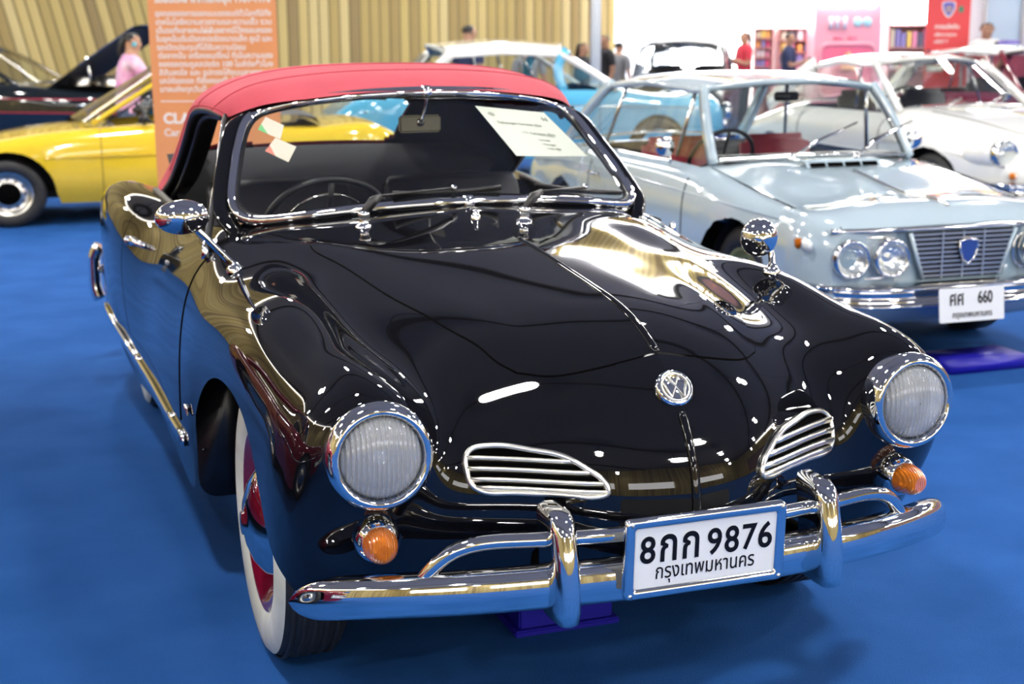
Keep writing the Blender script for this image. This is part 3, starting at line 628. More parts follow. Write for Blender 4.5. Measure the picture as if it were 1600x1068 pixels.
    def sweep_blade(mb, pts, hgt, n=70):
        P = spline(pts, n); P = np.r_[P[::-1][:-1]*[-1, 1, 1], P]; k = len(P); s_ = np.abs(np.linspace(-1, 1, k)); sc = np.clip((1-s_)/.11, 0, 1); sc = np.sqrt(1-(1-sc)**2)*.96+.04
        T_ = np.gradient(P, axis=0); T_[:, 2] = 0; T_ /= np.linalg.norm(T_, axis=1)[:, None]; out = np.cross(T_, (0, 0, 1.))*1.
        out *= np.sign(out[k//2] @ (0, -1, 0)) if pts[0][1] < 0 else np.sign(out[k//2] @ (0, 1, 0))
        a = np.array([(-.050, .46), (-.030, .50), (-.012, .42), (-.003, .24), (0, 0), (-.004, -.25), (-.014, -.43), (-.030, -.50), (-.046, -.44)])
        G_ = np.array([[P[i]+out[i]*(q[0]*(sc[i]*.8+.2))+np.array((0, 0, q[1]*hgt*sc[i])) for q in spline(a, 26)] for i in range(k)])
        mb.grid(G_, flip=pts[0][1] < 0)
        return P
    mb = MB(); sweep_blade(mb, fb, .084); bump = mb.build('front_bumper', M['chrome'], car)
    def overrider(mb, s):
        secs = [(.346, .016, .020, .02), (.352, .023, .034, .012), (.375, .0265, .044, .006), (.42, .027, .046, .006), (.47, .0265, .044, .004), (.515, .0265, .040, -.004), (.538, .025, .034, -.010), (.550, .019, .022, -.016), (.553, .008, .01, -.02)]
        rows = []
        for zz, hw, dp, ys in secs:
            q = np.array([(-hw, .05), (-hw, 0), (-hw*.9, -dp*.55), (-hw*.35, -dp), (hw*.35, -dp), (hw*.9, -dp*.55), (hw, 0), (hw, .05)])
            q = spline(q, 26); rows.append([(s*.275+a, -.835-ys*.6-(.55-zz)*.10+b, zz) for a, b in q])
        mb.grid(rows, flip=True); mb.add(rows[0], [tuple(range(26))[::-1]]); mb.add(rows[-1], [tuple(range(26))])
    both(overrider, 'bumper_guard', M['chrome'], bump)
    def tube(mb):
        h_ = [(.524, -.752, .412), (.505, -.762, .438), (.475, -.775, .470), (.445, -.785, .486), (.405, -.795, .494), (.34, -.812, .496), (.275, -.826, .496), (.14, -.846, .496), (0, -.852, .496)]
        P = spline(h_, 50); P = np.r_[P, P[::-1][1:]*[-1, 1, 1]]; mb.tube(P, .0145, 14)
    mb = MB(); tube(mb); mb.build('bumper_tube', M['chrome'], bump)
    both(lambda mb, s: mb.tube([(s*.275, -.82, .40), (s*.275, -.55, .40)], 0, sec=[(-.01, -.03), (.01, -.03), (.01, .03), (-.01, .03)], up=(0, 0, 1)), 'bumper_bracket', M['seam'], bump)
    # rear bumper (its ends show past the tail)
    rb = [(0, 3.36, .44), (.3, 3.345, .44), (.55, 3.30, .44), (.70, 3.23, .435), (.79, 3.17, .43), (.845, 3.09, .425)]
    mb = MB(); sweep_blade(mb, rb, .09); rbo = mb.build('rear_bumper', M['chrome'], car)
    both(lambda mb, s: mb.box((s*.42, 3.35, .46), (.055, .07, .2), bev=.02), 'bumper_guard', M['chrome'], rbo)
    both(lambda mb, s: mb.tube(spline([(s*.845, 3.10, .30), (s*.858, 3.11, .34), (s*.860, 3.115, .42), (s*.852, 3.11, .50), (s*.835, 3.10, .53)], 16), .026, 12), 'bumper_corner_guard', M['chrome'], rbo)
    both(lambda mb, s: mb.lathe([(.001, .05), (.035, .045), (.045, .02), (.048, 0)], (s*.62, 3.215, .60), (0, 1, .1), 24), 'tail_lamp', mat('red_lens', (.5, .01, .01), .1), car)
    # ---- licence plate
    pc = np.array((-.005, -.888, .462)); ey = np.array((0, -.055, 1)); ex = np.array((1, 0, 0.)); ez = np.cross(ex, ey/np.linalg.norm(ey))
    mb = MB(); o_ = rect_round(.332, .158, .012); i_ = rect_round(.292, .119, .006)
    lay = lambda q, d: frame_xf(np.array([(a, b+(0 if len(q) else 0), d) for a, b in q]), pc, ex, ey)
    rows = [lay(o_, -.004), lay(o_, .006), lay(rect_round(.324, .150, .010), .010), lay(rect_round(.298, .125, .007), .009), lay(i_, .004)]
    mb.grid(rows, cv=True); pf = mb.build('plate_frame', M['chrome'], car)
    mb = MB(); mb.add(lay(i_, .0045), [tuple(range(len(i_)))]); mb.add(lay(o_, -.004), [tuple(range(len(o_)))[::-1]]); mb.build('number_plate', M['plate_white'], pf, False)
    mb = MB()
    fr_ = (pc, ex, ey)
    for ch, fx, w_, h_ in (('8', .088, .031, .054), ('ก', .232, .034, .054), ('ก', .388, .034, .054), ('9', .556, .030, .054), ('8', .680, .030, .054), ('7', .808, .031, .052), ('6', .922, .030, .054)):
        fit_text(mb, ch, ((fx-.5)*.292, .0165), w_, h_, fr_, .018, .0055)
    fit_text(mb, 'กรุงเทพมหานคร', (0., -.037), .205, .034, fr_, .006, .0055)
    mb.build('plate_lettering', M['ink'], pf, False)
    mb = MB()
    for a in (-.155, .155):
        for b in (-.07, .07): mb.lathe([(.0001, .003), (.004, .002), (.0045, 0)], frame_xf(np.array([(a, b, .009)]), pc, ex, ey)[0], ez, 10)
    mb.build('frame_rivet', M['brushed'], pf)
    # ---- fender mirrors
    def fmirror(base, head, mid, hw, hh, ax):
        b = surf_pt(base); mb = MB(); mb.lathe([(.022, -.004), (.021, .006), (.014, .012), (.010, .02), (.001, .022)], b, (0.1*np.sign(base[0]), 0, 1), 24)
        mr_ = mb.build('fender_mirror', M['chrome'], car)
        mb = MB(); mb.tube(spline([b+[0, 0, .008], np.array(mid), np.array(head)], 24), .0085, 12, scale=np.linspace(1.15, .8, 24)); mb.build('mirror_arm', M['chrome'], mr_)
        mb = MB(); hd = np.array(head); ax = np.array(ax, float); ax /= np.linalg.norm(ax); e1 = np.cross((0, 0, 1.), ax); e1 /= np.linalg.norm(e1); e2 = np.cross(ax, e1)
        t = np.linspace(0, 2*PI, 40, endpoint=False)
        rows = [[hd+ax*a+r*(hw*math.cos(q)*e1+hh*math.sin(q)*e2) for q in t] for r, a in ((.02, -.030), (.35, -.028), (.65, -.021), (.88, -.010), (.98, .002), (1.0, .010), (.96, .013))]
        mb.grid(rows, cv=True); mb.build('mirror_shell', M['chrome'], mr_)
        mb = MB(); mb.add(rows[-1], [tuple(range(40))]); mb.build('mirror_glass', M['reflector'], mr_, False)
    fmirror((-.655, .452, .826), (-.778, .425, .963), (-.715, .44, .90), .068, .044, (-.06, 1, .10))
    fmirror((.584, -.087, .833), (.560, -.066, .908), (.590, -.072, .868), .047, .048, (.25, 1, .05))
    # ---- wheels
    def wheel(xo, yc, s, r):
        c = np.array((s*xo, yc, r+.0074)); ax = np.array((s, 0, 0.)); k = r/.31
        prof = [(.200, -.155), (.225, -.165), (.275, -.162), (.298, -.150), (.309, -.125), (.311, -.08), (.309, -.035), (.299, -.012)]
        mb = MB(); mb.lathe([(a*k, b) for a, b in prof], c, ax, 90)
        for q in np.linspace(-.13, -.03, 5):   # tread ribs
            mb.lathe([(.3095*k, q-.006), (.3135*k, q-.005), (.3135*k, q+.005), (.3095*k, q+.006)], c, ax, 90)
        w = mb.build('wheel', M['rubber'], car, label='whitewall tyre with maroon rim')
        mb = MB(); mb.lathe([(a*k, b) for a, b in ((.300, -.0125), (.290, -.004), (.27, .001), (.24, .002), (.215, -.004), (.203, -.012))], c, ax, 90); mb.build('whitewall', M['whitewall'], w)
        mb = MB(); mb.lathe([(a*k, b) for a, b in ((.206, -.008), (.200, -.010), (.190, -.022), (.178, -.028), (.165, -.046), (.13, -.05), (.001, -.05))], c, ax, 80); mb.build('rim', M['maroon'], w)
        mb = MB(); mb.lathe([(a*k, b) for a, b in ((.136, -.048), (.133, -.034), (.118, -.012), (.09, .008), (.055, .021), (.028, .026), (.026, .031), (.001, .034))], c, ax, 64); mb.build('hubcap', M['chrome'], w)
    for s in (-1, 1): wheel(.705, -.03, s, .31); wheel(.745, 2.37, s, .31)
    # mud flaps behind the front wheels
    def flap(mb, s):
        q = rect_round(.165, .42, .05, 6); P = [(s*(.688+a), .455, .44+b) for a, b in q]; mb.poly(P, .008, (0, -1, 0))
        mb.lathe([(.006, 0), (.005, .004), (.0005, .005)], (s*.755, .447, .36), (0, -1, 0), 12)
    both(flap, 'mud_flap', mat('mud_flap_rubber', (.006, .006, .008), .3), car)
    XF[0] = IDENT
    # the paper notice behind the glass
    XF[0] = kg_xf
    nt = MB(); P4 = [(.146, 1.196), (.392, 1.168), (.492, 1.040), (.212, 1.060)]; Pq = np.array([(a, gy(a, b)+.018, b) for a, b in P4])
    g_ = np.array([[(1-s_)*((1-t)*Pq[0]+t*Pq[1])+s_*((1-t)*Pq[3]+t*Pq[2]) for t in np.linspace(0, 1, 10)] for s_ in np.linspace(0, 1, 8)])
    g_[..., 1] = [[gy(q[0], q[2])+.018 for q in r] for r in g_]
    nt.grid(g_); nb = g_+[0, .0008, 0]; nt.grid(nb, flip=True)
    notice = nt.build('paper_notice', M['paper'], None); tag(notice, 'white printed paper notice propped inside the black convertible\'s windshield', 'paper')
    mb = MB(); ex = (Pq[1]-Pq[0]); ey = (Pq[0]-Pq[3]); off = lambda s_, t: (1-s_)*((1-t)*Pq[0]+t*Pq[1])+s_*((1-t)*Pq[3]+t*Pq[2])
    def on(s_, t): p = off(s_, t); return (p[0], gy(p[0], p[2])+.0165, p[2])
    add_text(mb, '44', .026, on(.17, .88), ex, ey, offset=.0006)
    add_text(mb, 'Volkswagen Karmann Ghia', .015, on(.32, .42), ex, ey)
    add_text(mb, '1970 Karmann Ghia', .0165, on(.52, .55), ex, ey, offset=.0003)
    for k, w_ in ((.66, 'Karmann'), (.75, 'Volkswagen'), (.84, 'Karmann Ghia')): add_text(mb, w_, .012, on(k, .56), ex, ey)
    p = np.array(on(.15, .13)); t = np.linspace(0, 2*PI, 24, endpoint=False); e1 = ex/np.linalg.norm(ex); e2 = ey/np.linalg.norm(ey)
    mb.add([p+.012*math.cos(a)*e1+.010*math.sin(a)*e2 for a in t], [tuple(range(24))])
    mb.build('notice_print', M['paper_ink'], notice, False)
    XF[0] = IDENT
    # blue plastic tray on the carpet under the nose
    mb = MB(); mb.box((.005, -.10, .042), (.245, .15, .056), bev=.005); o = mb.build('plastic_tray', M['blue_plastic'], None, auto=30)
    tag(o, 'small blue plastic tray on the carpet under the black convertible\'s nose', 'tray')
    mb = MB(); mb.box((.005, -.10, .008), (.275, .175, .016), bev=.004); mb.build('tray_base', M['blue_plastic'], o, auto=30)
    return car
build_convertible()
# ================================================================ the hall
def structure(name, mb, m, smooth=False):
    o = mb.build(name, m, None, smooth); o['kind'] = 'structure'; return o
M['carpet'] = noise_mat('blue_carpet', (.012, .074, .265), (.021, .100, .34), 3.2, .95, bump=.35, bscale=260, spec=.1, detail=8)
WOOD = [(.60, .46, .17), (.46, .34, .11), (.64, .51, .22), (.38, .27, .09), (.55, .42, .14), (.31, .22, .085), (.58, .44, .16)]
M['slat_back'] = slat_mat('timber_slats', WOOD, .17, 'X')
M['slat_lean'] = slat_mat('timber_slats_fanned', WOOD, .17, 'X', lean=.22)
M['slat_side'] = slat_mat('timber_slats_side', WOOD, .20, 'Y')
M['ceiling'] = mat('ceiling_paint', (.19, .19, .215), .8)
M['dark_steel'] = mat('dark_steel', (.02, .02, .022), .5)
M['light_band'] = mat('light_band', (.9, .9, .9), .5, emit=(1, .98, .95), es=3.2)
M['added_glow_band'] = mat('added_glow_band', (.9, .9, .9), .5, emit=(1, .98, .95), es=1.3)
M['wall_mauve'] = mat('mauve_wall', (.20, .10, .105), .5)
M['white_wall'] = mat('white_wall', (.8, .8, .8), .6)
M['lamp_glow'] = mat('lamp_glow', (1, 1, 1), .5, emit=(1, .97, .92), es=60.)
M['orange_glow'] = mat('orange_glow', (1, .5, .2), .5, emit=(1, .45, .12), es=8.)
M['sign_glow'] = mat('sign_glow', (1, 1, 1), .5, emit=(.9, .97, 1), es=3.)
def build_hall():
    X0, X1, Y0, Y1, H = HALL_X0, HALL_X1, HALL_Y0, HALL_Y1, HALL_H
    mb = MB(); mb.box(((X0+X1)/2, (Y0+Y1)/2, -.05), (X1-X0, Y1-Y0, .1)); structure('floor', mb, M['carpet'])
    mb = MB(); mb.box(((X0+X1)/2, (Y0+Y1)/2, H+.1), (X1-X0, Y1-Y0, .2)); structure('ceiling', mb, M['ceiling'])
    xe = 9.0; yb = 20.0
    mb = MB(); mb.box(((3.0+xe)/2, yb+.1, H/2), (xe-3.0, .2, H)); structure('wall_back', mb, M['slat_back'])
    mb = MB(); mb.box(((X0+3.0)/2, yb+.1, H/2), (3.0-X0, .2, H)); structure('wall_back_left', mb, M['slat_lean'])
    mb = MB(); mb.box(((xe+X1)/2, yb+.1, (3.3+H)/2), (X1-xe, .2, H-3.3)); structure('wall_over_shops', mb, M['slat_back'])
    mb = MB(); mb.box((xe-.1, (yb+Y1)/2+.1, H/2), (.2, Y1-yb-.2, H)); structure('wall_return', mb, M['white_wall'])
    mb = MB(); mb.box((X0-.1, (Y0+Y1)/2, H/2), (.2, Y1-Y0, H)); structure('wall_left', mb, M['slat_side'])
    mb = MB(); mb.box(((xe+X1)/2, Y1+.1, H/2), (X1-xe, .2, H)); structure('wall_shops', mb, M['white_wall'])
    mb = MB(); mb.box((X1+.1, (Y0+Y1)/2, H/2), (.2, Y1-Y0, H)); structure('wall_right', mb, M['slat_side'])
    mb = MB(); mb.box(((X0+X1)/2, Y0-.1, H/2), (X1-X0, .2, H)); structure('wall_front', mb, M['slat_back'])
    n = [0]
    def trim(c, d, m): n[0] += 1; mb = MB(); mb.box(c, d); structure('trim_%d' % n[0], mb, m)
    trim(((xe+X1)/2, yb-.05, 6.46), (X1-xe, .1, .42), M['light_band']); trim((X1-.06, (Y0+yb)/2+4, 6.46), (.1, yb-Y0-10, .42), M['light_band'])
    trim((X0+.06, 2, 6.45), (.1, 28, .2), M['light_band']); trim(((X0+xe)/2, yb-.05, 6.50), (xe-X0-.4, .1, .12), M['light_band'])
    trim(((xe+X1)/2, yb-.04, 3.85), (X1-xe, .08, 1.1), M['wall_mauve']); trim((X1-.04, 4, 2.4), (.08, 30, 3.6), M['wall_mauve'])
    trim(((xe+X1)/2, yb-.06, 4.5), (X1-xe, .12, .2), M['dark_steel']); trim((X1-.06, 4, 4.3), (.12, 30, .2), M['dark_steel'])
    for x, y, l in CEIL_BEAMS:
        n[0] += 1; mb = MB(); mb.box((x, y, H-.14), (l, .13, .22), rot=np.array(Matrix.Rotation(BEAM_A, 3, 'Z'))); structure('trim_%d' % n[0], mb, M['dark_steel'])
    for k in range(7):
        mb = MB(); mb.lathe([(.001, -.06), (.05, -.05), (.07, 0), (.05, .05), (.001, .06)], (0, 0, 0), (0, 0, 1), 14); o = mb.build('wall_lamp', M['orange_glow'], None); o.location = (10.3+k*1.9, yb-.16, 3.9)
        tag(o, 'small round orange lamp on the mauve wall panel over the shops', 'lamp', 'orange wall lamps over the shops')
    for x, w_ in ((-8.5, 5.), (-1.5, 4.5), (6., 6.), (14.5, 6.5)): trim((x, Y0+.06, 2.5), (w_, .1, 1.5), M['added_glow_band'])   # glowing panels added behind the camera to show in headlights and chrome
    # high bay lamps
    mb = MB(); mb.lathe([(.02, .35), (.06, .34), (.10, .2), (.26, .02), (.27, 0), (.25, 0), (.09, .18), (.001, .2)], (0, 0, 0), (0, 0, 1), 20); r0 = mb.build('high_bay_lamp', M['dark_steel'], None)
    tag(r0, 'round high bay lamp hanging below the dark hall ceiling', 'lamp', 'high bay lamps under the hall ceiling')
    mb = MB(); t = np.linspace(0, 2*PI, 16, endpoint=False); mb.add([(.235*math.cos(a), .235*math.sin(a), .015) for a in t], [tuple(range(16))[::-1]]); mb.build('lamp_lens', M['lamp_glow'], r0, False)
    mb = MB(); mb.tube([(0, 0, .34), (0, 0, 1.34)], .012, 6); mb.build('hanging_rod', M['dark_steel'], r0)
    ld = bpy.data.lights.new('lamp_light', 'POINT'); ld.energy = LAMP_POWER; ld.color = (1, .97, .93); ld.shadow_soft_size = .22
    ld2 = ld.copy(); ld2.energy = LAMP_POWER*.15; ld.energy = LAMP_POWER*1.3   # lamps on the camera side dimmed, the rest raised, to deepen the nose's shadow
    l = bpy.data.objects.new('lamp_light', ld); COL.objects.link(l); l.parent = r0; l.location = (0, 0, -.30)
    for i, (x, y) in enumerate(LAMP_GRID):
        o = r0 if i == 0 else copy_tree(r0); o.location = (x, y, 5.35)
        for c in o.children:
            if c.type == 'LIGHT' and y < 0: c.data = ld2
    # sign on the far wall
    mb = MB(); add_text(mb, 'ATIAE PARK HA', .95, (14.6, yb-.08, 5.35), (1, 0, 0), (0, 0, 1), offset=.02, extrude=.05)
    o = mb.build('wall_sign', M['sign_glow'], None, False); tag(o, 'white glowing letters mounted high on the timber slat wall', 'sign')
build_hall()
# ================================================================ the other show cars
class Shell:
    """lower body of a car: stations (y, half width, shoulder height, crown), wheel arches cut into the lower edge"""
    def __init__(s, st, sill, wheels, tuck=.955, edge=.9):
        s.st = np.array(st, float); s.sill = sill; s.wh = wheels; s.tuck = tuck; s.edge = edge
        s.B = lambda y: spl_basis(s.st[:, 0], np.atleast_1d(y)) @ s.st[:, 1:]
    def zb(s, y):
        z = np.full_like(y, s.sill)
        for yc, zc, r in s.wh:
            d = r*r-(y-yc)**2; z = np.where(d > 0, np.maximum(z, zc+np.sqrt(np.maximum(d, 0))), z)
        n = (y-s.st[0, 0])/.25; z = np.where(n < 1, z+(1-np.clip(n, 0, 1))**2*.10, z); return z
    def ring(s, y, m=34, lower=None):
        w, zt, cr = s.B(y)[0]; zb = s.zb(np.array([y]))[0] if lower is None else lower; h = zt-s.sill
        k = [(0, zt+cr), (.45*w, zt+.85*cr), (.75*w, zt+.40*cr), (s.edge*w, zt-.03*h), (.975*w, zt-.14*h), (w, zt-.42*h), (.985*w, zt-.75*h), (s.tuck*w, s.sill)]
        q = spline(k, 120); q = q[q[:, 1] >= zb-1e-4] if zb > s.sill+.01 else q
        t = np.r_[0, np.cumsum(np.linalg.norm(np.diff(q, axis=0), axis=1))]; u = np.linspace(0, t[-1], m)
        return np.stack([np.interp(u, t, q[:, 0]), np.full(m, y), np.interp(u, t, q[:, 1])], 1)
    def side(s, y, z, off=0.):
        q = s.ring(y, 120, s.sill); k = len(q)//3; j = k+np.argmin(np.abs(q[k:, 2]-z)); return q[j]+np.array((off, 0, 0))
    def top(s, y, x, off=0.):
        q = s.ring(y, 120, s.sill); j = np.argmin(np.abs(q[:70, 0]-abs(x))); return np.array((x, y, q[j, 2]+off))
    def ys(s, n=110):
        y0, y1 = s.st[0, 0], s.st[-1, 0]; e = [np.linspace(y0, y1, n)]
        for yc, zc, r in s.wh: e.append(yc+r*np.cos(np.linspace(0, PI, 19))*.9995)
        return np.unique(np.concatenate(e).round(4))
def car_wheel(root, x, y, s, r, w, rimcol, style='plain', hub=None, wl=None):
    c = np.array((s*x, y, r)); ax = (s, 0, 0)
    mb = MB(); mb.lathe([(.62*r, -w), (.72*r, -w*1.02), (.93*r, -w), (r, -w*.85), (r, -w*.15), (.95*r, -.012), (.85*r, 0), (.66*r, -.008), (.63*r, -.02)], c, ax, 48); o = mb.build('wheel', M['rubber'], root)
    mb = MB(); mb.lathe([(.645*r, -.010), (.60*r, -.012), (.56*r, -.03), (.50*r, -.05), (.36*r, -.035), (.34*r, -.03), (.001, -.03)], c, ax, 40)
    if style == 'holes':
        pass
    mb.build('rim', rimcol, o)
    mb = MB(); mb.lathe([(.34*r, -.034), (.31*r, -.012), (.2*r, 0), (.001, .004)], c, ax, 30); mb.build('hubcap', hub or M['chrome'], o)
    if style in ('holes', 'spokes'):
        mb = MB()
        for k in range(12 if style == 'holes' else 8):
            a = 2*PI*k/(12 if style == 'holes' else 8)
            q = c+np.array((s*-.038, 0, 0))+r*.43*np.array((0, math.cos(a), math.sin(a)))
            mb.lathe([(.035*r if style == 'holes' else .05*r, .006), (.001, .007)], q, ax, 10)
        mb.build('rim_holes', M['seam'], o)
    if wl is not None:
        mb = MB(); mb.lathe([(.90*r, .001), (.68*r, .001)], c, ax, 48); mb.build('whitewall', wl, o)
    return o
def car_lamp(root, c, r, ax=(0, -1, .05), name='headlight', deep=.05, ring=None):
    c = np.array(c, float)+np.array(ax)*.042
    mb = MB(); mb.lathe([(r*1.0, -deep), (r*1.06, 0), (r*1.02, .016), (r*.92, .02), (r*.86, .008)], c, ax, 36); h = mb.build(name, ring or M['chrome'], root)
    mb = MB(); mb.lathe([(r*.88, .006), (r*.72, .024), (r*.4, .036), (.001, .040)], c, ax, 32); mb.build('headlight_lens', M['glass'], h)
    mb = MB(); mb.lathe([(r*.9, .005), (r*.75, -.012), (r*.45, -.03), (r*.15, -.04), (.001, -.02)], c, ax, 32); mb.build('headlight_reflector', M['reflector'], h); return h
def car_body(root, sh, paint, cabin=None, ny=110):
    ys = sh.ys(ny); R = np.array([sh.ring(y) for y in ys]); mb = MB(); tub = MB(); n, m = R.shape[:2]
    C = (R[:-1, :-1]+R[1:, 1:])/2
    hole = np.zeros((n-1, m-1), bool)
    if cabin is not None:
        ya, yc, wd = cabin; w = np.array([sh.B(y)[0][0] for y in C[:, 0, 1]])
        hole = (C[..., 1] > ya) & (C[..., 1] < yc) & (C[..., 0] < wd*w[:, None]) & (np.arange(m-1)[None] < m//2)
    for s in (1, -1):
        F = [(i*m+j, i*m+j+1, (i+1)*m+j+1, (i+1)*m+j) for i in range(n-1) for j in range(m-1) if not hole[i, j]]
        mb.add(R*[s, 1, 1], [f[::-1] for f in F] if s < 0 else F)
        for e in (0, n-1):
            q = R[e]*[s, 1, 1]; c = np.array([(0, q[0][1], q[:, 2].min())]); mb.add(np.r_[q, c], [(j, j+1, m) if (s > 0) == (e > 0) else (j+1, j, m) for j in range(m-1)])
        if cabin is not None:
            F = [(i*m+j, i*m+j+1, (i+1)*m+j+1, (i+1)*m+j) for i in range(n-1) for j in range(m-1) if hole[i, j]]
            tub.add(R*[s, 1, 1]-[0, 0, .16], F)
    b = mb.build('body', paint, root)
    if cabin is not None: tub.build('cabin_tub', M['liner'], root)
    mb = MB(); y0, y1 = sh.st[0, 0]+.25, sh.st[-1, 0]-.25
    w = sh.B((y0+y1)/2)[0][0]; mb.box((0, (y0+y1)/2, sh.sill+.05), (w*1.1, y1-y0, .06)); mb.build('underbody', M['liner'], root, False)
    for yc, zc, r in sh.wh:
        for s in (1, -1):
            mb = MB(); a = np.linspace(.05, PI-.05, 22); x1 = min(sh.side(yc+q, zc+.5*r)[0] for q in (-r, 0, r))-.05
            P = lambda xx: [(s*xx, yc+(r+.005)*math.cos(t), zc+(r+.005)*math.sin(t)) for t in a]
            mb.grid([P(x1-.32), P(x1)]); mb.add(P(x1-.32), [tuple(range(len(a)))]); mb.build('wheel_well', M['liner'], root)
    return b
def car_seams(root, sh, ys_, z0, m=None):
    for s in (1, -1):
        for y in ys_:
            mb = MB(); q = sh.ring(y, 80, sh.sill); q = q[(q[:, 2] < z0) & (np.arange(80) > 26) & (q[:, 2] > sh.sill+.06)]; mb.tube(q*[s, 1, 1], .004, 5); mb.build('door_gap', m or M['seam'], root)
def side_line(root, sh, pts, r, m, name, sides=(1, -1)):
    for s in sides:
        mb = MB(); mb.tube(spline([sh.side(y, z, .001) for y, z in pts], 40)*[s, 1, 1], r, 6); mb.build(name, m, root)
def greenhouse(root, g, paint, pillar=None, trimmat=None, glass_front=True, name='roof', bars=(), thick=.032):
    A, A0, a, a0, b, b0, c, c0, C, C0 = [np.array(g[k], float) for k in ('A', 'A0', 'a', 'a0', 'b', 'b0', 'c', 'c0', 'C', 'C0')]
    mid = lambda p, q, t, up=0: p*(1-t)+q*t+np.array((0, 0, up))
    row = lambda e, c_: [c_, mid(c_, e, .45, .006)+[0, 0, (c_[2]-e[2])*.25], mid(c_, e, .8)+[0, 0, (c_[2]-e[2])*.42], e]
    Gr = Grid([row(a, a0), row(mid(a, b, .5)+[.008, 0, 0], mid(a0, b0, .5, .008)), row(b, b0), row(mid(b, c, .5), mid(b0, c0, .5, .008)), row(c, c0)])
    Q = Gr.grid(np.linspace(0, Gr.u[-1], 26), np.linspace(0, Gr.v[-1], 16)); mb = MB()
    for s in (1, -1): mb.grid(Q*[s, 1, 1], flip=s < 0); mb.grid((Q-[0, 0, .03])*[s, 1, 1]*[.985, 1, 1], flip=s > 0)
    for s in (1, -1):   # rails along the roof's edges
        e = np.r_[[a], Gr.at(np.linspace(0, Gr.u[-1], 20), np.full(20, Gr.v[-1]))]; mb.tube(e*[s, 1, 1]-[0, 0, .014], 0, sec=[(-.02, -.018), (.012, -.018), (.016, 0), (.01, .014), (-.02, .014)], up=(0, 0, 1))
    for E_, E0 in ((a, a0), (c, c0)):
        P = [E_*[-1, 1, 1], mid(E0, E_*[-1, 1, 1], .5, (E0[2]-E_[2])*.3), E0, mid(E0, E_, .5, (E0[2]-E_[2])*.3), E_]; mb.tube(spline(P, 30)-[0, 0, .012], .017, 8)
    pm = paint if pillar is None else pillar
    r = mb.build(name, paint, root)
    for s in (1, -1):
        for p, q, wd in ((A, a, .026), (C, c, g.get('cw', .05))):
            mb = MB(); v = q-p; bow = np.array((.012, 0, .012)); P = spline([p-v*.04, mid(p, q, .5)+bow, q], 16)*[s, 1, 1]
            mb.tube(P, 0, sec=[(-wd, -.017), (wd, -.017), (wd, .017), (-wd, .017)], up=(s, 0, .2)); mb.build('pillar', pm, r)
        for t in bars:
            p = mid(A, C, t); q = Gr.at(Gr.u[-1]*max(.02, min(.98, (t-.17)/.66)), Gr.v[-1])[0]-[0, 0, .01]
            mb = MB(); mb.tube([p*[s, 1, 1], q*[s, 1, 1]], .011, 6); mb.build('window_bar', trimmat or M['chrome'], r)
    # glass
    def pane(P0, P1, Q0, Q1, bow, nm, n=14):
        mb = MB(); u = np.linspace(0, 1, n)[:, None, None]; v = np.linspace(0, 1, n)[None, :, None]
        P = (1-u)*((1-v)*P0+v*P1)+u*((1-v)*Q0+v*Q1)+np.array(bow)*(4*v*(1-v)); mb.grid(P); return mb.build(nm, M['glass'], root)
    mx = np.array((-1, 1, 1))
    pane(A*mx, A, a*mx, a, (A0-A)*[0, 1, 1]*.96, 'windshield') if glass_front else None
    pane(C*mx, C, c*mx, c, (C0-C)*[0, 1, 1]*.96, 'rear_window')
    for s in (1, -1): pane(A*[s, 1, 1], C*[s, 1, 1], a*[s, 1, 1], c*[s, 1, 1], ((.02*s), 0, 0), 'side_window')
    if trimmat is not None:
        for (p, p0, q, q0) in ((A, A0, a, a0), (C, C0, c, c0)):
            mb = MB(); b_ = spline([p*mx, (p0*1.04+p*mx*.0-p0*.04)*.75+p*mx*.25, p0, p0*.75+p*.25, p], 30); t_ = spline([q*mx, q0*.75+q*mx*.25, q0, q0*.75+q*.25, q], 30)
            mb.tube(b_, .011, 6); mb.tube(t_-[0, 0, .012], .011, 6)
            for s in (1, -1): mb.tube([p*[s, 1, 1], q*[s, 1, 1]], .011, 6)
            mb.build('window_trim', trimmat, r)
    return r
def car_seats(root, ys_, z, xs=(-.32, .32), m=None, w=.46, h=.5):
    for y in ys_:
        for x in xs:
            mb = MB(); mb.box((x, y, z-h/2), (w, .14, h), rot=np.array(Matrix.Rotation(-.2, 3, 'X')), bev=.05); mb.build('seat', m or M['black_leather'], root)
def car_steering(root, c, r=.19):
    c = np.array(c); nv = np.array((0, .85, .52)); e1 = np.array((1, 0, 0.)); e2 = np.cross(nv, e1); mb = MB()
    mb.tube([c+r*(math.cos(t)*e1+math.sin(t)*e2) for t in np.linspace(0, 2*PI, 36, endpoint=False)], .012, 8, closed=True, up=nv)
    for a in (.4, PI-.4, -PI/2): mb.tube([c-nv*.02, c+r*(math.cos(a)*e1+math.sin(a)*e2)], .008, 6)
    mb.tube([c, c-nv*.35], .02, 8); mb.build('steering_wheel', M['black_rubber'], root)
def car_bumper(root, pts, h, d=.05, name='front_bumper', m=None):
    P = spline(pts, 40); P = np.r_[P[::-1][:-1]*[-1, 1, 1], P]; k = len(P); T_ = np.gradient(P, axis=0); T_[:, 2] = 0; T_ /= np.linalg.norm(T_, axis=1)[:, None]; out = np.cross(T_, (0, 0, 1.))
    if pts[0][1] > 2: out = -out
    out *= -np.sign(out[k//2][1])*(1 if pts[0][1] < 2 else -1)
    a = spline([(-d, .5), (-d*.3, .46), (0, .2), (0, -.2), (-d*.3, -.46), (-d, -.5)], 16)
    mb = MB(); mb.grid([[P[i]+out[i]*q[0]+np.array((0, 0, q[1]*h)) for q in a] for i in range(k)], flip=pts[0][1] < 2); return mb.build(name, m or M['chrome'], root)
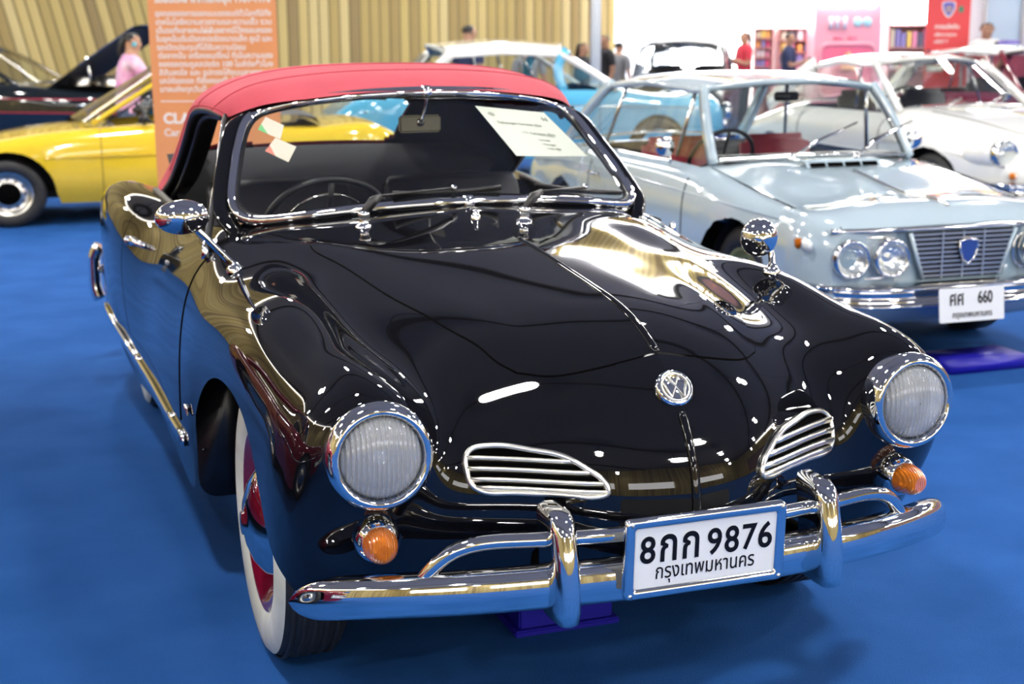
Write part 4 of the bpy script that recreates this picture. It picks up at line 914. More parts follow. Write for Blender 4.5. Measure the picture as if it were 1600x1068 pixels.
def car_mirror(root, p, s=1, m=None):
    mb = MB(); p = np.array(p); mb.tube([p, p+[s*.03, -.01, .07]], .008, 6); c = p+[s*.05, -.01, .11]; mb.lathe([(.001, -.04), (.03, -.036), (.048, -.02), (.055, 0), (.052, .008), (.001, .008)], c, (0, 1, 0), 20); mb.build('door_mirror', m or M['chrome'], root)
def plate(root, c, top, bot, tilt=0., w=.34, h=.15):
    c = np.array(c); ex = np.array((1, 0, 0.)); ey = np.array((0, tilt, 1.)); mb = MB(); q = rect_round(w, h, .008)
    mb.poly(frame_xf(np.array([(a, b, 0) for a, b in q]), c, ex, ey), .006, (0, -1, 0)); p = mb.build('number_plate', M['plate_white'], root, False)
    mb = MB(); P0 = lambda a, b: frame_xf(np.array([(a, b, .008)]), c, ex, ey)[0]
    if len(top) == 2:
        add_text(mb, top[0], .085, P0(-w*.24, .026), ex, ey, offset=.0016, sx=.74); add_text(mb, top[1], .075, P0(w*.20, .026), ex, ey, offset=.0016, sx=.70)
    add_text(mb, bot, .038, P0(0, -.044), ex, ey, offset=.0002, sx=.85); mb.build('plate_lettering', M['ink'], p, False)
def hood_line(root, sh, pts, r=.0035, m=None, name='hood_gap'):
    for s in (1, -1): mb = MB(); mb.tube(spline([sh.top(y, x, .001) for x, y in pts], 40)*[s, 1, 1], r, 5); mb.build(name, m or M['seam'], root)
# ---------------------------------------------------------------- pale blue-grey coupe on the right
def build_coupe():
    M['pale_blue'] = mat('pale_blue_paint', (.40, .50, .57), .12, coat=1.)
    M['gold'] = mat('gold_rim', (.62, .50, .16), .3, .7)
    car = empty('coupe_car', (2.60, 1.80, 0), math.radians(-.8), 'pale blue grey coupe with four round headlights and white number plate on the right', 'car', scale=.942)
    P = M['pale_blue']
    sh = Shell([(.0, .655, .655, .02), (.04, .695, .675, .03), (.35, .745, .715, .045), (.8, .768, .765, .05), (1.3, .778, .825, .05), (2.0, .785, .84, .04), (3.0, .775, .83, .03), (3.5, .74, .79, .02), (3.9, .68, .73, .01), (3.96, .65, .70, 0)], .20, [(.76, .30, .335), (3.06, .30, .335)], tuck=.93, edge=.93)
    car_body(root=car, sh=sh, paint=P, cabin=(1.3, 3.15, .84))
    greenhouse(car, dict(A=(.592, 1.30, .868), A0=(0, 1.14, .898), a=(.520, 1.57, 1.235), a0=(0, 1.49, 1.275), b=(.55, 2.2, 1.26), b0=(0, 2.3, 1.305), c=(.53, 2.80, 1.225), c0=(0, 2.88, 1.26), C=(.63, 3.28, .86), C0=(0, 3.4, .88), cw=.03), P, trimmat=M['chrome'], bars=(.21, .70))
    for x in (-.68, .68): car_wheel(car, abs(x)+.02, .76, np.sign(x), .30, .16, M['gold'], 'spokes', M['gold']); car_wheel(car, abs(x)+.02, 3.06, np.sign(x), .30, .16, M['gold'], 'spokes', M['gold'])
    car_seams(car, sh, (1.28, 2.55), .80); hood_line(car, sh, [(.60, .03), (.63, .4), (.64, .9), (.62, 1.25)])
    side_line(car, sh, [(.05, .66), (.8, .70), (1.8, .74), (2.8, .745), (3.7, .70)], .004, M['pale_blue'], 'side_crease')
    # front: recessed headlamp panels, grille and shield
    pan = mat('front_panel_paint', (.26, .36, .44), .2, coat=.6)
    mb = MB(); xs = np.linspace(-.655, .655, 30); yf = lambda x: .012+.16*abs(x)**3-.022
    mb.grid([[(x, yf(x)+dy, z) for x in xs] for z, dy in ((.655, -.01), (.645, .004), (.42, .004), (.41, -.01))], flip=True); mb.build('front_panel', pan, car)
    mb = MB(); mb.tube([(x, yf(x)-.012, .662) for x in xs], .011, 8); mb.build('hood_edge_trim', M['chrome'], car)
    for s in (1, -1):
        mb = MB(); t = np.linspace(0, 2*PI, 40, endpoint=False); q = [(s*(.475+.19*math.copysign(abs(math.cos(a))**.6, math.cos(a))), 0, .540+.092*math.copysign(abs(math.sin(a))**.75, math.sin(a))) for a in t]
        mb.tube([(x, yf(x)-.004, z) for x, _, z in q], .006, 6, closed=True, up=np.tile((0, -1., 0), (40, 1))); mb.build('headlight_surround', M['chrome'], car)
        for x in (.575, .385): car_lamp(car, (s*x, yf(x)-.004, .543), .083, (s*.05, -1, 0))
        mb = MB(); mb.box((s*.728, .115, .600), (.03, .15, .05), rot=np.array(Matrix.Rotation(s*.28, 3, 'Z')), bev=.008); sl = mb.build('side_lamp', M['plate_white'], car)
        mb = MB(); mb.box((s*.737, .160, .600), (.03, .06, .046), rot=np.array(Matrix.Rotation(s*.28, 3, 'Z')), bev=.006); mb.build('amber_lens', M['amber'], sl)
    gz0, gz1 = .435, .645; wx = lambda z: .205+.075*(z-gz0)/(gz1-gz0)
    mb = MB(); mb.poly([(-wx(gz0), -.018, gz0), (wx(gz0), -.018, gz0), (wx(gz1), -.018, gz1), (-wx(gz1), -.018, gz1)]); gr = mb.build('grille', mat('grille_dark', (.012, .016, .035), .5), car, False)
    for k in range(10):
        z = gz0+.013+k*.0208; mb = MB(); mb.box((0, -.026, z), (wx(z)*2, .012, .006)); mb.build('grille_bar', M['brushed'], gr, False)
    for x in (-.11, 0, .11): mb = MB(); mb.box((x, -.030, (gz0+gz1)/2), (.006, .006, gz1-gz0)); mb.build('grille_post', M['brushed'], gr, False)
    for s in (1, -1): mb = MB(); mb.tube([(s*wx(gz0), -.026, gz0), (s*wx(gz1), -.026, gz1)], .011, 6); mb.build('grille_frame', P, gr)
    shd = [(-.048, .045), (0, .054), (.048, .045), (.047, .005), (.03, -.035), (0, -.062), (-.03, -.035), (-.047, .005)]
    mb = MB(); mb.tube([(a+.02, -.042, .555+b) for a, b in shd], .006, 6, closed=True, up=np.tile((0, -1., 0), (8, 1))); sd = mb.build('grille_shield', M['chrome'], car)
    mb = MB(); mb.poly([(a+.02, -.034, .555+b) for a, b in shd], .006, (0, -1, 0)); mb.build('shield_field', mat('shield_blue', (.02, .06, .28), .3), sd, False)
    car_bumper(car, [(0, -.09, .365), (.3, -.085, .365), (.55, -.05, .37), (.70, .03, .38), (.765, .16, .385), (.775, .28, .385)], .115, .06)
    mb = MB(); mb.grid([[(x, yf(x)+.03-d, z) for x in np.linspace(-.65, .65, 24)] for z, d in ((.415, 0), (.33, .0), (.25, -.06), (.20, -.15))], flip=True); mb.build('front_apron', P, car)
    plate(car, (-.04, -.165, .335), ('ศศ', '660'), 'กรุงเทพมหานคร', tilt=.12)
    # hood: scoop with slots, spear, wipers
    mb = MB(); x = np.linspace(-.22, .22, 20); mb.grid([[sh.top(yy, q, dz) for q in x] for yy, dz in ((.98, .004), (1.0, .03), (1.06, .034), (1.10, .012))]); sc = mb.build('hood_scoop', P, car)
    for k in range(4):
        mb = MB(); q = np.linspace(-.20+k*.102, -.108+k*.102, 5); mb.grid([[sh.top(.978, a, .006) for a in q], [sh.top(.995, a, .026) for a in q]]); mb.build('scoop_slot', M['seam'], sc, False)
    mb = MB(); mb.tube([sh.top(y, 0, .004) for y in np.linspace(.10, .90, 20)], .009, 6); mb.build('hood_spear', M['chrome'], car)
    for x0, x1 in ((-.24, .10), (.14, .44)):
        mb = MB(); b_ = np.array((x0, 1.10, .885)); e_ = np.array((x1, 1.22, 1.02)); mb.lathe([(.02, 0), (.015, .02), (.001, .03)], b_, (0, 0, 1), 12); mb.tube(spline([b_, (b_*.6+e_*.4)+[0, -.03, .02], e_+[0, -.05, .0]], 12), .008, 6); w_ = mb.build('wiper', M['chrome'], car)
        mb = MB(); mb.tube([e_+[-.20, -.09, -.06], e_+[.10, -.02, .035]], .006, 6); mb.build('wiper_blade', M['black_rubber'], w_)
    car_mirror(car, sh.side(1.52, .82), 1); q = sh.side(1.52, .82)*[-1, 1, 1]; car_mirror(car, q, -1)
    for s in (1, -1): mb = MB(); q = sh.side(2.45, .72, .0)*[s, 1, 1]; mb.tube([q+[0, -.07, 0], q+[s*.03, -.05, 0], q+[s*.03, .05, 0], q+[0, .07, 0]], .009, 6); mb.build('door_handle', M['chrome'], car)
    car_steering(car, (-.33, 1.72, .84)); mred = mat('red_leather', (.24, .02, .035), .5); car_seats(car, (2.25,), .93, m=mred); car_seats(car, (2.95,), .84, (0,), w=1.1, h=.3)
    mb = MB(); q = np.array((.0, 1.60, 1.18)); mb.box(q, (.15, .02, .05), bev=.008); mb.tube([q, q+[0, -.02, .08]], .006, 6); mb.build('rearview_mirror', M['black_rubber'], car)
    mb = MB(); mb.box((0, 1.36, .835), (1.12, .24, .10), bev=.04); mb.build('dashboard', M['black_rubber'], car)
    o = MB(); o.box((.10, .30, .03), (.40, .22, .06), bev=.006); t = o.build('plastic_tray', M['blue_plastic'], None); t.location = (2.62, 1.5, 0); tag(t, 'small blue plastic tray under the pale blue coupe\'s front bumper', 'tray')
build_coupe()
# ---------------------------------------------------------------- white rounded coupe behind it
def build_white():
    M['white_paint'] = mat('white_paint', (.80, .80, .76), .12, coat=1.)
    P = M['white_paint']
    car = empty('coupe_car', (5.87, 4.75, 0), .03, 'white rounded coupe with one round headlight in view behind the pale blue coupe', 'car', scale=.962)
    sh = Shell([(.0, .30, .50, .02), (.08, .52, .585, .05), (.3, .68, .69, .09), (.7, .76, .77, .10), (1.3, .785, .86, .07), (2.2, .80, .89, .04), (3.0, .79, .85, .03), (3.6, .68, .74, .02), (4.0, .45, .56, .01), (4.05, .40, .50, 0)], .20, [(.82, .30, .34), (3.0, .30, .33)], edge=.86)
    car_body(car, sh, P, cabin=(1.42, 3.0, .84))
    greenhouse(car, dict(A=(.64, 1.36, .90), A0=(0, 1.15, .94), a=(.53, 1.85, 1.25), a0=(0, 1.75, 1.30), b=(.55, 2.3, 1.27), b0=(0, 2.3, 1.325), c=(.52, 2.75, 1.22), c0=(0, 2.85, 1.27), C=(.62, 3.3, .88), C0=(0, 3.5, .88), cw=.07), P, trimmat=M['chrome'], bars=(.30,))
    for s in (-1, 1):
        for y in (.82, 3.0): car_wheel(car, .735, y, s, .30, .15, M['brushed'])
        c = np.array((s*.59, .20, .63)); mb = MB(); mb.lathe([(.118, -.34), (.122, -.16), (.115, -.02), (.105, 0)], c, (0, -1, .06), 36); mb.build('headlight_pod', P, car); car_lamp(car, c, .098)
        mb = MB(); mb.lathe([(.03, 0), (.028, .02), (.001, .035)], (s*.57, .10, .48), (0, -1, 0), 16); mb.build('turn_signal', M['amber'], car)
    car_bumper(car, [(0, -.10, .38), (.3, -.08, .38), (.58, .02, .38), (.74, .2, .38), (.79, .42, .38)], .12)
    car_seams(car, sh, (1.42, 2.55), .84); side_line(car, sh, [(.45, .60), (1.0, .66), (1.5, .66)], .004, M['brushed'], 'fender_crease'); hood_line(car, sh, [(.0, .18), (.30, .25), (.42, .5), (.52, 1.1)])
    car_seats(car, (2.3,), 1.02); car_steering(car, (-.33, 1.78, .90)); mb = MB(); mb.box((.05, 1.84, 1.20), (.18, .02, .06), bev=.01); mb.build('rearview_mirror', M['paper'], car)
    mb = MB(); mb.tube([(-.30, 1.18, .935), (-.12, 1.26, .985)], .008, 6); mb.tube([(.1, 1.17, .945), (.3, 1.28, .985)], .008, 6); mb.build('wiper', M['chrome'], car)
    car_mirror(car, sh.side(1.75, .87), 1)
build_white()
# ---------------------------------------------------------------- dark red saloon at the right edge
def build_maroon():
    P = M['maroon']; car = empty('saloon_car', (8.55, 6.7, 0), .05, 'dark red saloon cut by the right edge of the photo behind the white coupe', 'car', scale=.95)
    sh = Shell([(.0, .45, .55, .02), (.08, .60, .64, .05), (.4, .72, .76, .07), (1.3, .79, .90, .05), (2.2, .80, .92, .03), (3.2, .78, .88, .03), (3.9, .65, .76, .02), (4.1, .55, .6, 0)], .22, [(.85, .31, .35), (3.2, .31, .35)], edge=.88)
    car_body(car, sh, P, cabin=(1.4, 3.2, .84))
    greenhouse(car, dict(A=(.66, 1.30, .92), A0=(0, 1.12, .95), a=(.56, 1.75, 1.32), a0=(0, 1.66, 1.37), b=(.57, 2.3, 1.34), b0=(0, 2.3, 1.39), c=(.55, 2.85, 1.30), c0=(0, 2.95, 1.34), C=(.64, 3.3, .90), C0=(0, 3.45, .90)), M['white_paint'], pillar=P, trimmat=M['chrome'], bars=(.24, .55))
    for s in (-1, 1):
        for y in (.85, 3.2): car_wheel(car, .74, y, s, .31, .15, M['brushed'])
        car_lamp(car, (s*.55, .09, .66), .09)
    car_bumper(car, [(0, -.08, .40), (.4, -.04, .40), (.66, .08, .40), (.78, .35, .40)], .11); car_seams(car, sh, (1.4, 2.3), .86); car_seats(car, (2.2,), 1.05)
build_maroon()
# ---------------------------------------------------------------- two-tone white over sky blue saloon
def build_twotone():
    B_ = mat('sky_blue_paint', (.10, .42, .66), .12, coat=1.); P = M['white_paint']
    car = empty('saloon_car', (5.95, 10.6, 0), math.radians(84), 'two tone saloon with white roof over sky blue body behind the red canvas roof', 'car', scale=.93)
    sh = Shell([(.0, .55, .68, .02), (.06, .66, .76, .04), (.4, .74, .86, .05), (1.3, .80, .94, .05), (2.2, .82, .96, .03), (3.3, .80, .95, .03), (4.2, .72, .86, .02), (4.4, .62, .72, 0)], .24, [(.85, .32, .36), (3.4, .32, .36)], edge=.9)
    car_body(car, sh, B_, cabin=(1.55, 3.5, .86))
    greenhouse(car, dict(A=(.70, 1.35, .97), A0=(0, 1.12, 1.0), a=(.62, 1.95, 1.34), a0=(0, 1.80, 1.45), b=(.63, 2.55, 1.37), b0=(0, 2.55, 1.50), c=(.61, 3.15, 1.34), c0=(0, 3.30, 1.45), C=(.68, 3.55, .97), C0=(0, 3.78, .97), cw=.05), P, pillar=P, trimmat=M['chrome'], bars=(.23, .55))
    for s in (-1, 1):   # broad raked blue post behind the vent window
        mb = MB(); mb.tube(spline([(s*.705, 1.92, .95), (s*.67, 1.98, 1.18), (s*.605, 1.86, 1.39)], 10), 0, sec=[(-.05, -.012), (.05, -.012), (.05, .012), (-.05, .012)], up=(s, 0, .2)); mb.build('pillar', B_, car)
        for y in (.85, 3.4): car_wheel(car, .76, y, s, .32, .16, B_)
        car_lamp(car, (s*.56, .02, .70), .09)
    car_bumper(car, [(0, -.12, .42), (.45, -.08, .42), (.72, .04, .42), (.82, .35, .42)], .12); car_bumper(car, [(0, 4.50, .45), (.45, 4.46, .45), (.70, 4.34, .45), (.80, 4.1, .45)], .12, name='rear_bumper')
    car_seams(car, sh, (1.55, 2.6), .9); side_line(car, sh, [(.3, .74), (2, .80), (4.1, .76)], .010, M['chrome'], 'side_moulding'); car_seats(car, (2.4, 3.3), 1.12)
build_twotone()
# ---------------------------------------------------------------- dark grey old saloon behind
def build_grey():
    P = mat('dark_grey_paint', (.022, .028, .034), .35)
    car = empty('saloon_car', (6.5, 12.7, 0), math.radians(-32), 'dark grey old round roofed saloon behind the pale blue coupe, right of the white pole', 'car', scale=.93)
    sh = Shell([(.0, .40, .60, .03), (.1, .56, .70, .08), (.5, .70, .84, .10), (1.3, .76, .95, .05), (2.2, .79, .98, .03), (3.2, .76, .94, .03), (4.0, .62, .78, .02), (4.2, .5, .6, 0)], .24, [(.85, .32, .36), (3.2, .32, .36)], edge=.86)
    car_body(car, sh, P, cabin=(1.5, 3.3, .84))
    greenhouse(car, dict(A=(.64, 1.35, .97), A0=(0, 1.2, 1.0), a=(.57, 1.78, 1.36), a0=(0, 1.68, 1.45), b=(.59, 2.4, 1.39), b0=(0, 2.4, 1.51), c=(.55, 3.05, 1.28), c0=(0, 3.12, 1.38), C=(.62, 3.50, .96), C0=(0, 3.62, .96), cw=.12), P, trimmat=M['chrome'], bars=(.27, .56))
    for s in (-1, 1):
        for y in (.85, 3.2): car_wheel(car, .73, y, s, .32, .15, P)
        car_lamp(car, (s*.5, .10, .70), .09)
    car_bumper(car, [(0, -.10, .42), (.4, -.06, .42), (.62, .06, .42), (.76, .35, .42)], .10); car_seams(car, sh, (1.5, 2.45), .92); car_seats(car, (2.3, 3.1), 1.1)
build_grey()
# ---------------------------------------------------------------- yellow open sports car on the left
def build_spider():
    P = mat('yellow_paint', (.80, .56, .03), .12, coat=1.)
    car = empty('sports_car', (-2.10, 9.02, 0), math.radians(-93), 'yellow open sports car behind the orange banner', 'car', scale=.97); car.scale = (.97, .97, .87)
    sh = Shell([(.0, .45, .56, .02), (.08, .58, .64, .03), (.5, .71, .70, .05), (1.0, .76, .765, .05), (1.7, .785, .845, .04), (2.6, .79, .87, .03), (3.5, .74, .82, .03), (4.1, .62, .74, .02), (4.2, .56, .66, 0)], .20, [(.95, .29, .37), (3.2, .29, .35)], tuck=.90, edge=.92)
    car_body(car, sh, P, cabin=(1.75, 3.0, .82))
    A, A0, a, a0 = [np.array(q) for q in ((.66, 1.62, .89), (0, 1.45, .92), (.56, 2.32, 1.36), (0, 2.24, 1.40))]; mx = np.array((-1, 1, 1))
    mb = MB(); Pth = np.r_[spline([A*mx, a*mx], 10), spline([a*mx, (a*mx+a0)/2+[0, 0, .012], a0, (a+a0)/2+[0, 0, .012], a], 24), spline([a, A], 10)]; mb.tube(Pth, .022, 8); wf = mb.build('windshield_frame', P, car)
    mb = MB(); u = np.linspace(0, 1, 10)[:, None, None]; v = np.linspace(0, 1, 16)[None, :, None]; mb.grid((1-u)*((1-v)*A*mx+v*A)+u*((1-v)*a*mx+v*a)+(A0-A)*[0, 1, 1]*4*v*(1-v)); mb.build('windshield', M['glass'], wf)
    for s in (-1, 1):
        mb = MB(); q = np.array((s*.655, 1.70, .87)); mb.tube([q, (s*.58, 2.28, 1.30), (s*.66, 2.10, .88)], .010, 6); mb.build('vent_window_frame', M['black_rubber'], wf)
        q = np.array((s*.73, 2.02, .93)); mb = MB(); mb.box(q, (.10, .08, .11), bev=.03); mb.build('door_mirror', M['black_rubber'], car)
        w_ = car_wheel(car, .74, .95, s, .295, .17, M['brushed'], 'holes', M['seam']); car_wheel(car, .74, 3.2, s, .295, .17, M['brushed'], 'holes', M['seam'])
        car_lamp(car, (s*.52, .10, .62), .085)
    car_bumper(car, [(0, -.08, .40), (.4, -.04, .40), (.64, .10, .40), (.76, .35, .40)], .08, m=M['black_rubber']); car_seams(car, sh, (1.68, 2.75), .86, mat('yellow_gap', (.30, .18, .01), .5))
    side_line(car, sh, [(1.25, .60), (2.2, .61), (3.6, .60)], .006, mat('yellow_crease', (.55, .36, .02), .3), 'side_crease')
    mb = MB(); xs = np.linspace(-.64, .64, 14); mb.grid([[(x, y, z-.06*x*x) for x in xs] for y, z in ((2.86, .86), (2.90, .94), (3.05, .965), (3.30, .955), (3.42, .93), (3.46, .86))], flip=True); mb.build('hood_cover', mat('grey_vinyl', (.07, .07, .08), .55), car)
    car_seats(car, (2.75,), 1.0); car_steering(car, (-.34, 2.1, .86)); mb = MB(); mb.box((0, 1.72, .80), (1.2, .18, .1), bev=.03); mb.build('dashboard', M['black_rubber'], car)
    mb = MB(); mb.tube([(.15, 1.5, .89), (.45, 1.62, .93)], .008, 6); mb.tube([(-.35, 1.52, .89), (-.05, 1.56, .94)], .008, 6); mb.build('wiper', M['black_rubber'], car)
build_spider()
# ---------------------------------------------------------------- black saloon with its hood raised, far left
def build_black():
    P = mat('dark_green_black_paint', (.006, .010, .014), .08, coat=1.)
    car = empty('saloon_car', (.75, 13.6, 0), math.radians(66), 'black saloon with raised hood and red pinstripes at the far left', 'car', scale=.97)
    sh = Shell([(.0, .62, .70, .02), (.06, .72, .78, .03), (.5, .80, .88, .03), (1.5, .84, .93, .03), (2.5, .85, .94, .03), (3.6, .83, .92, .03), (4.5, .78, .86, .02), (4.7, .68, .76, 0)], .22, [(.85, .32, .36), (3.7, .32, .36)], edge=.93)
    car_body(car, sh, P, cabin=(1.85, 3.8, .86))
    greenhouse(car, dict(A=(.72, 1.72, .95), A0=(0, 1.5, .98), a=(.60, 2.35, 1.33), a0=(0, 2.22, 1.38), b=(.61, 2.9, 1.36), b0=(0, 2.9, 1.41), c=(.60, 3.4, 1.33), c0=(0, 3.5, 1.37), C=(.70, 3.85, .95), C0=(0, 4.1, .95), cw=.08), P, trimmat=M['chrome'], bars=(.20, .55))
    mb = MB(); h0, h1 = np.array((0, 1.42, .98)), np.array((0, .42, 1.62)); xs = np.linspace(-.70, .70, 14)
    mb.grid([[(x, *(h0*(1-t)+h1*t)[1:]-np.array((.05*(x/.7)**2, .06*(x/.7)**2))) for x in xs] for t in np.linspace(0, 1, 10)]); hd = mb.build('hood', P, car); mb = MB(); mb.grid([[(x, *(h0*(1-t)+h1*t)[1:]-np.array((-.03+.05*(x/.7)**2, .06*(x/.7)**2+.035))) for x in xs] for t in np.linspace(0, 1, 10)], flip=True)
    mb.build('hood_lining', mat('hood_lining_paint', (.008, .010, .022), .7), hd); mb = MB(); mb.box((0, .80, .90), (1.2, 1.0, .05)); mb.build('engine_bay', M['seam'], car, False)
    mb = MB(); mb.tube([(-.5, .9, .9), (-.5, .95, 1.27)], .012, 6); mb.build('hood_stay', M['chrome'], hd); mb = MB()
    for k, (x, y) in enumerate(((-.35, .7), (0, .9), (.3, .6), (-.1, 1.2))): mb = MB(); mb.lathe([(.13, 0), (.13, .09), (.10, .11), (.001, .11)], (x, y, .92), (0, 0, 1), 20); mb.build('engine_part', M['brushed'], car)
    for s in (-1, 1):
        for y in (.85, 3.7): car_wheel(car, .78, y, s, .32, .16, M['brushed'])
        car_lamp(car, (s*.58, .0, .66), .085)
    rs = mat('red_pinstripe', (.45, .02, .05), .3); side_line(car, sh, [(.2, .78), (2, .80), (4.4, .78)], .007, rs, 'pinstripe'); side_line(car, sh, [(.2, .62), (2, .64), (4.4, .62)], .007, rs, 'pinstripe')
    car_bumper(car, [(0, -.12, .42), (.5, -.10, .42), (.80, .02, .42), (.86, .3, .42)], .12); car_seams(car, sh, (1.95, 2.9), .9); car_seats(car, (2.8, 3.6), 1.08)
    car_mirror(car, sh.side(2.15, .93)*[-1, 1, 1], -1); q = sh.side(.95, .72)*[-1, 1, 1]; mb = MB(); mb.box(q, (.02, .12, .03), bev=.006); mb.build('side_lamp', M['chrome'], car)
build_black()
# ---------------------------------------------------------------- dark red sports car beside the camera (seen mirrored in the black flank)
def build_red():
    P = mat('dark_red_paint', (.22, .006, .02), .08, coat=1.)
    car = empty('sports_car', (-2.27, -1.25, 0), math.radians(1), 'dark red sports car mirrored in the black convertible\'s left flank', 'car')
    sh = Shell([(.0, .50, .56, .02), (.08, .62, .63, .04), (.4, .72, .72, .05), (1.2, .76, .80, .04), (2.2, .77, .82, .03), (3.2, .75, .80, .03), (3.8, .65, .72, .02), (3.95, .58, .62, 0)], .20, [(.75, .30, .35), (3.05, .30, .35)], edge=.9)
    car_body(car, sh, P, cabin=(1.5, 2.8, .84))
    greenhouse(car, dict(A=(.64, 1.35, .84), A0=(0, 1.2, .87), a=(.53, 1.85, 1.18), a0=(0, 1.76, 1.22), b=(.54, 2.3, 1.20), b0=(0, 2.3, 1.25), c=(.52, 2.75, 1.16), c0=(0, 2.85, 1.2), C=(.62, 3.2, .84), C0=(0, 3.35, .84), cw=.06), P, trimmat=M['chrome'], bars=(.22,))
    for s in (-1, 1):
        for y in (.75, 3.05): car_wheel(car, .72, y, s, .30, .15, M['brushed'])
        car_lamp(car, (s*.55, .07, .60), .085)
    car_bumper(car, [(0, -.08, .38), (.4, -.05, .38), (.64, .05, .38), (.76, .3, .38)], .10); car_seams(car, sh, (1.45, 2.5), .8); side_line(car, sh, [(.2, .52), (2, .55), (3.7, .53)], .008, M['chrome'], 'side_moulding'); car_seats(car, (2.4,), 1.0)
build_red()
# ================================================================ banners, pole, shops
CAMP = np.array((-1.197587, -3.162416, 1.418007)); CRT = np.array((math.cos(.3422217), -math.sin(.3422217), 0)); CFW = np.array((math.sin(.3422217), math.cos(.3422217), 0))
def spot(dx, d, z=0.):   # a place in the hall: metres right of and ahead of the photographer's stand point
    p = CAMP+CRT*dx+CFW*d; return np.array((p[0], p[1], z))
def rollup(name, c, w, h, m, label, lines, tilt=0., extra=None):
    """roll-up banner facing the photographer's side of the hall; lines: (text, size, x, z, align)"""
    c = np.array(c); ex = CRT; ez = np.array((0, 0, 1.)); n = -CFW
    root = empty(name, c, 0, label, 'banner'); mb = MB()
    P = lambda a, z, o=0.: ex*a+ez*z+n*o
    mb.grid([[P(a, z, .0) for a in np.linspace(-w/2, w/2, 8)] for z in (.08, h)]); mb.grid([[P(a, z, -.004) for a in np.linspace(-w/2, w/2, 8)] for z in (.08, h)], flip=True); pn = mb.build('banner_panel', m, root)
    mb = MB(); mb.tube([P(-w/2-.02, .05), P(w/2+.02, .05)], 0, sec=[(-.08, -.045), (.08, -.045), (.08, .02), (.03, .045), (-.03, .045), (-.08, .02)], up=(0, 0, 1)); mb.build('banner_base', M['brushed'], root)
    mb = MB(); mb.tube([P(-w/2, h+.01), P(w/2, h+.01)], .014, 8); mb.build('top_rail', M['brushed'], root); mb = MB(); mb.tube([P(0, .06, -.02), P(0, h, -.02)], .010, 8); mb.build('support_pole', M['brushed'], root)
    mb = MB()
    for t, sz, x, z, al, of in lines:
        V, F = text_mesh(t, sz, of, align=al); wd = V[:, 0].max(); V[:, 0] *= min(1., (w/2-.03-x)/wd); mb.add(frame_xf(V, P(x, z, .003), ex, ez), F)
    mb.build('banner_lettering', M['white_print'], pn, False)
    if extra: extra(root, P)
    return root
M['white_print'] = mat('white_print', (.9, .85, .80), .6)
M['orange_panel'] = noise_mat('orange_banner', (.78, .29, .10), (.86, .37, .15), 1.2, .45)
def divider(root, P):
    mb = MB(); mb.box(P(-.14, 1.065, .003), (.36, .002, .006), rot=np.stack([CRT, CFW, (0, 0, 1)], 1)); mb.build('divider_line', M['white_print'], root, False)
H1 = 1.63
rollup('rollup_banner', spot(-1.695, 8.2), .73, 2.0, M['orange_panel'], 'orange roll-up banner with white Thai text behind the red canvas roof',
 [('รถยนต์คลาสสิกแห่งยุค 1961-1970', .058, -.325, 1.635, 'LEFT', .002)]
 +[(t, .043, -.325, 1.555-.047*k, 'LEFT', .001) for k, t in enumerate(('ยุคทองของการออกแบบรถยนต์ทั่วโลกที่มีทั้ง', 'เทคโนโลยีความสวยงามและความเร็ว รวม', 'เป็นรถที่หลายคนใฝ่ฝันอยากมีไว้ครอบครอง', 'ในยุคนั้นเริ่มมีรถสปอร์ตขนาดเล็ก คูเป้ และ', 'รถเปิดประทุนที่ได้รับความนิยม'))]
 +[(t, .043, -.32, 1.320-.047*k, 'LEFT', .001) for k, t in enumerate(('ต่อจากนั้น เครื่องยนต์ใหม่ ที่เน้นความแรง', 'ของรถตระกูลสปอร์ต 100 ไมล์ต่อชั่วโมง', 'สีสันสดใส และ รูปทรงโค้งมนสวยงาม', 'เสน่ห์ของรถ ที่ยังคงอยู่ในใจของคนรักรถ', 'มาจนถึงทุกวันนี้'))]
 +[('CLASSIC', .082, -.31, .965, 'LEFT', .003), ('Car', .058, -.31, .885, 'LEFT', .001)], extra=divider)
M['red_panel'] = mat('red_banner', (.80, .07, .075), .5)
def crest(root, P):
    sh_ = [(-.09, .09), (0, .11), (.09, .09), (.085, 0), (.045, -.075), (0, -.11), (-.045, -.075), (-.085, 0)]
    mb = MB(); mb.poly([P(.0+a, 1.74+b, .003) for a, b in sh_]); c = mb.build('banner_crest', M['white_print'], root, False)
    mb = MB(); mb.poly([P(.0+a*.82, 1.745+b*.82, .005) for a, b in sh_]); mb.build('crest_field', mat('crest_blue', (.10, .10, .55), .5), c, False)
    mb = MB()
    for a in (-.03, 0, .03): mb.tube([P(a, 1.70, .007), P(a, 1.79, .007)], .008, 5)
    mb.build('crest_tower', mat('crest_gold', (.7, .5, .2), .5), c, False)
    mb = MB(); t = np.linspace(0, 2*PI, 20, endpoint=False); mb.poly([P(.16+.035*math.cos(a), 1.74+.045*math.sin(a), .003) for a in t]); mb.build('round_mark', mat('mark_green', (.05, .25, .14), .5), root, False)
rollup('rollup_banner', spot(5.68, 18.7), .57, 2.3, M['red_panel'], 'red roll-up banner with blue crest near the shops at upper right',
 [('การแข่งขัน', .075, -.17, 1.52, 'LEFT', .002), ('เพื่อการกุศล', .06, -.17, 1.42, 'LEFT', .001), ('ครั้งที่ 7', .06, -.17, 1.33, 'LEFT', .001)]+[(t, .040, -.18, 1.21-.05*k, 'LEFT', 0) for k, t in enumerate(('ขอเชิญชมรถโบราณและรถ', 'คลาสสิกหลากหลายรุ่นจาก', 'นักสะสมทั่วประเทศไทย'))], extra=crest)
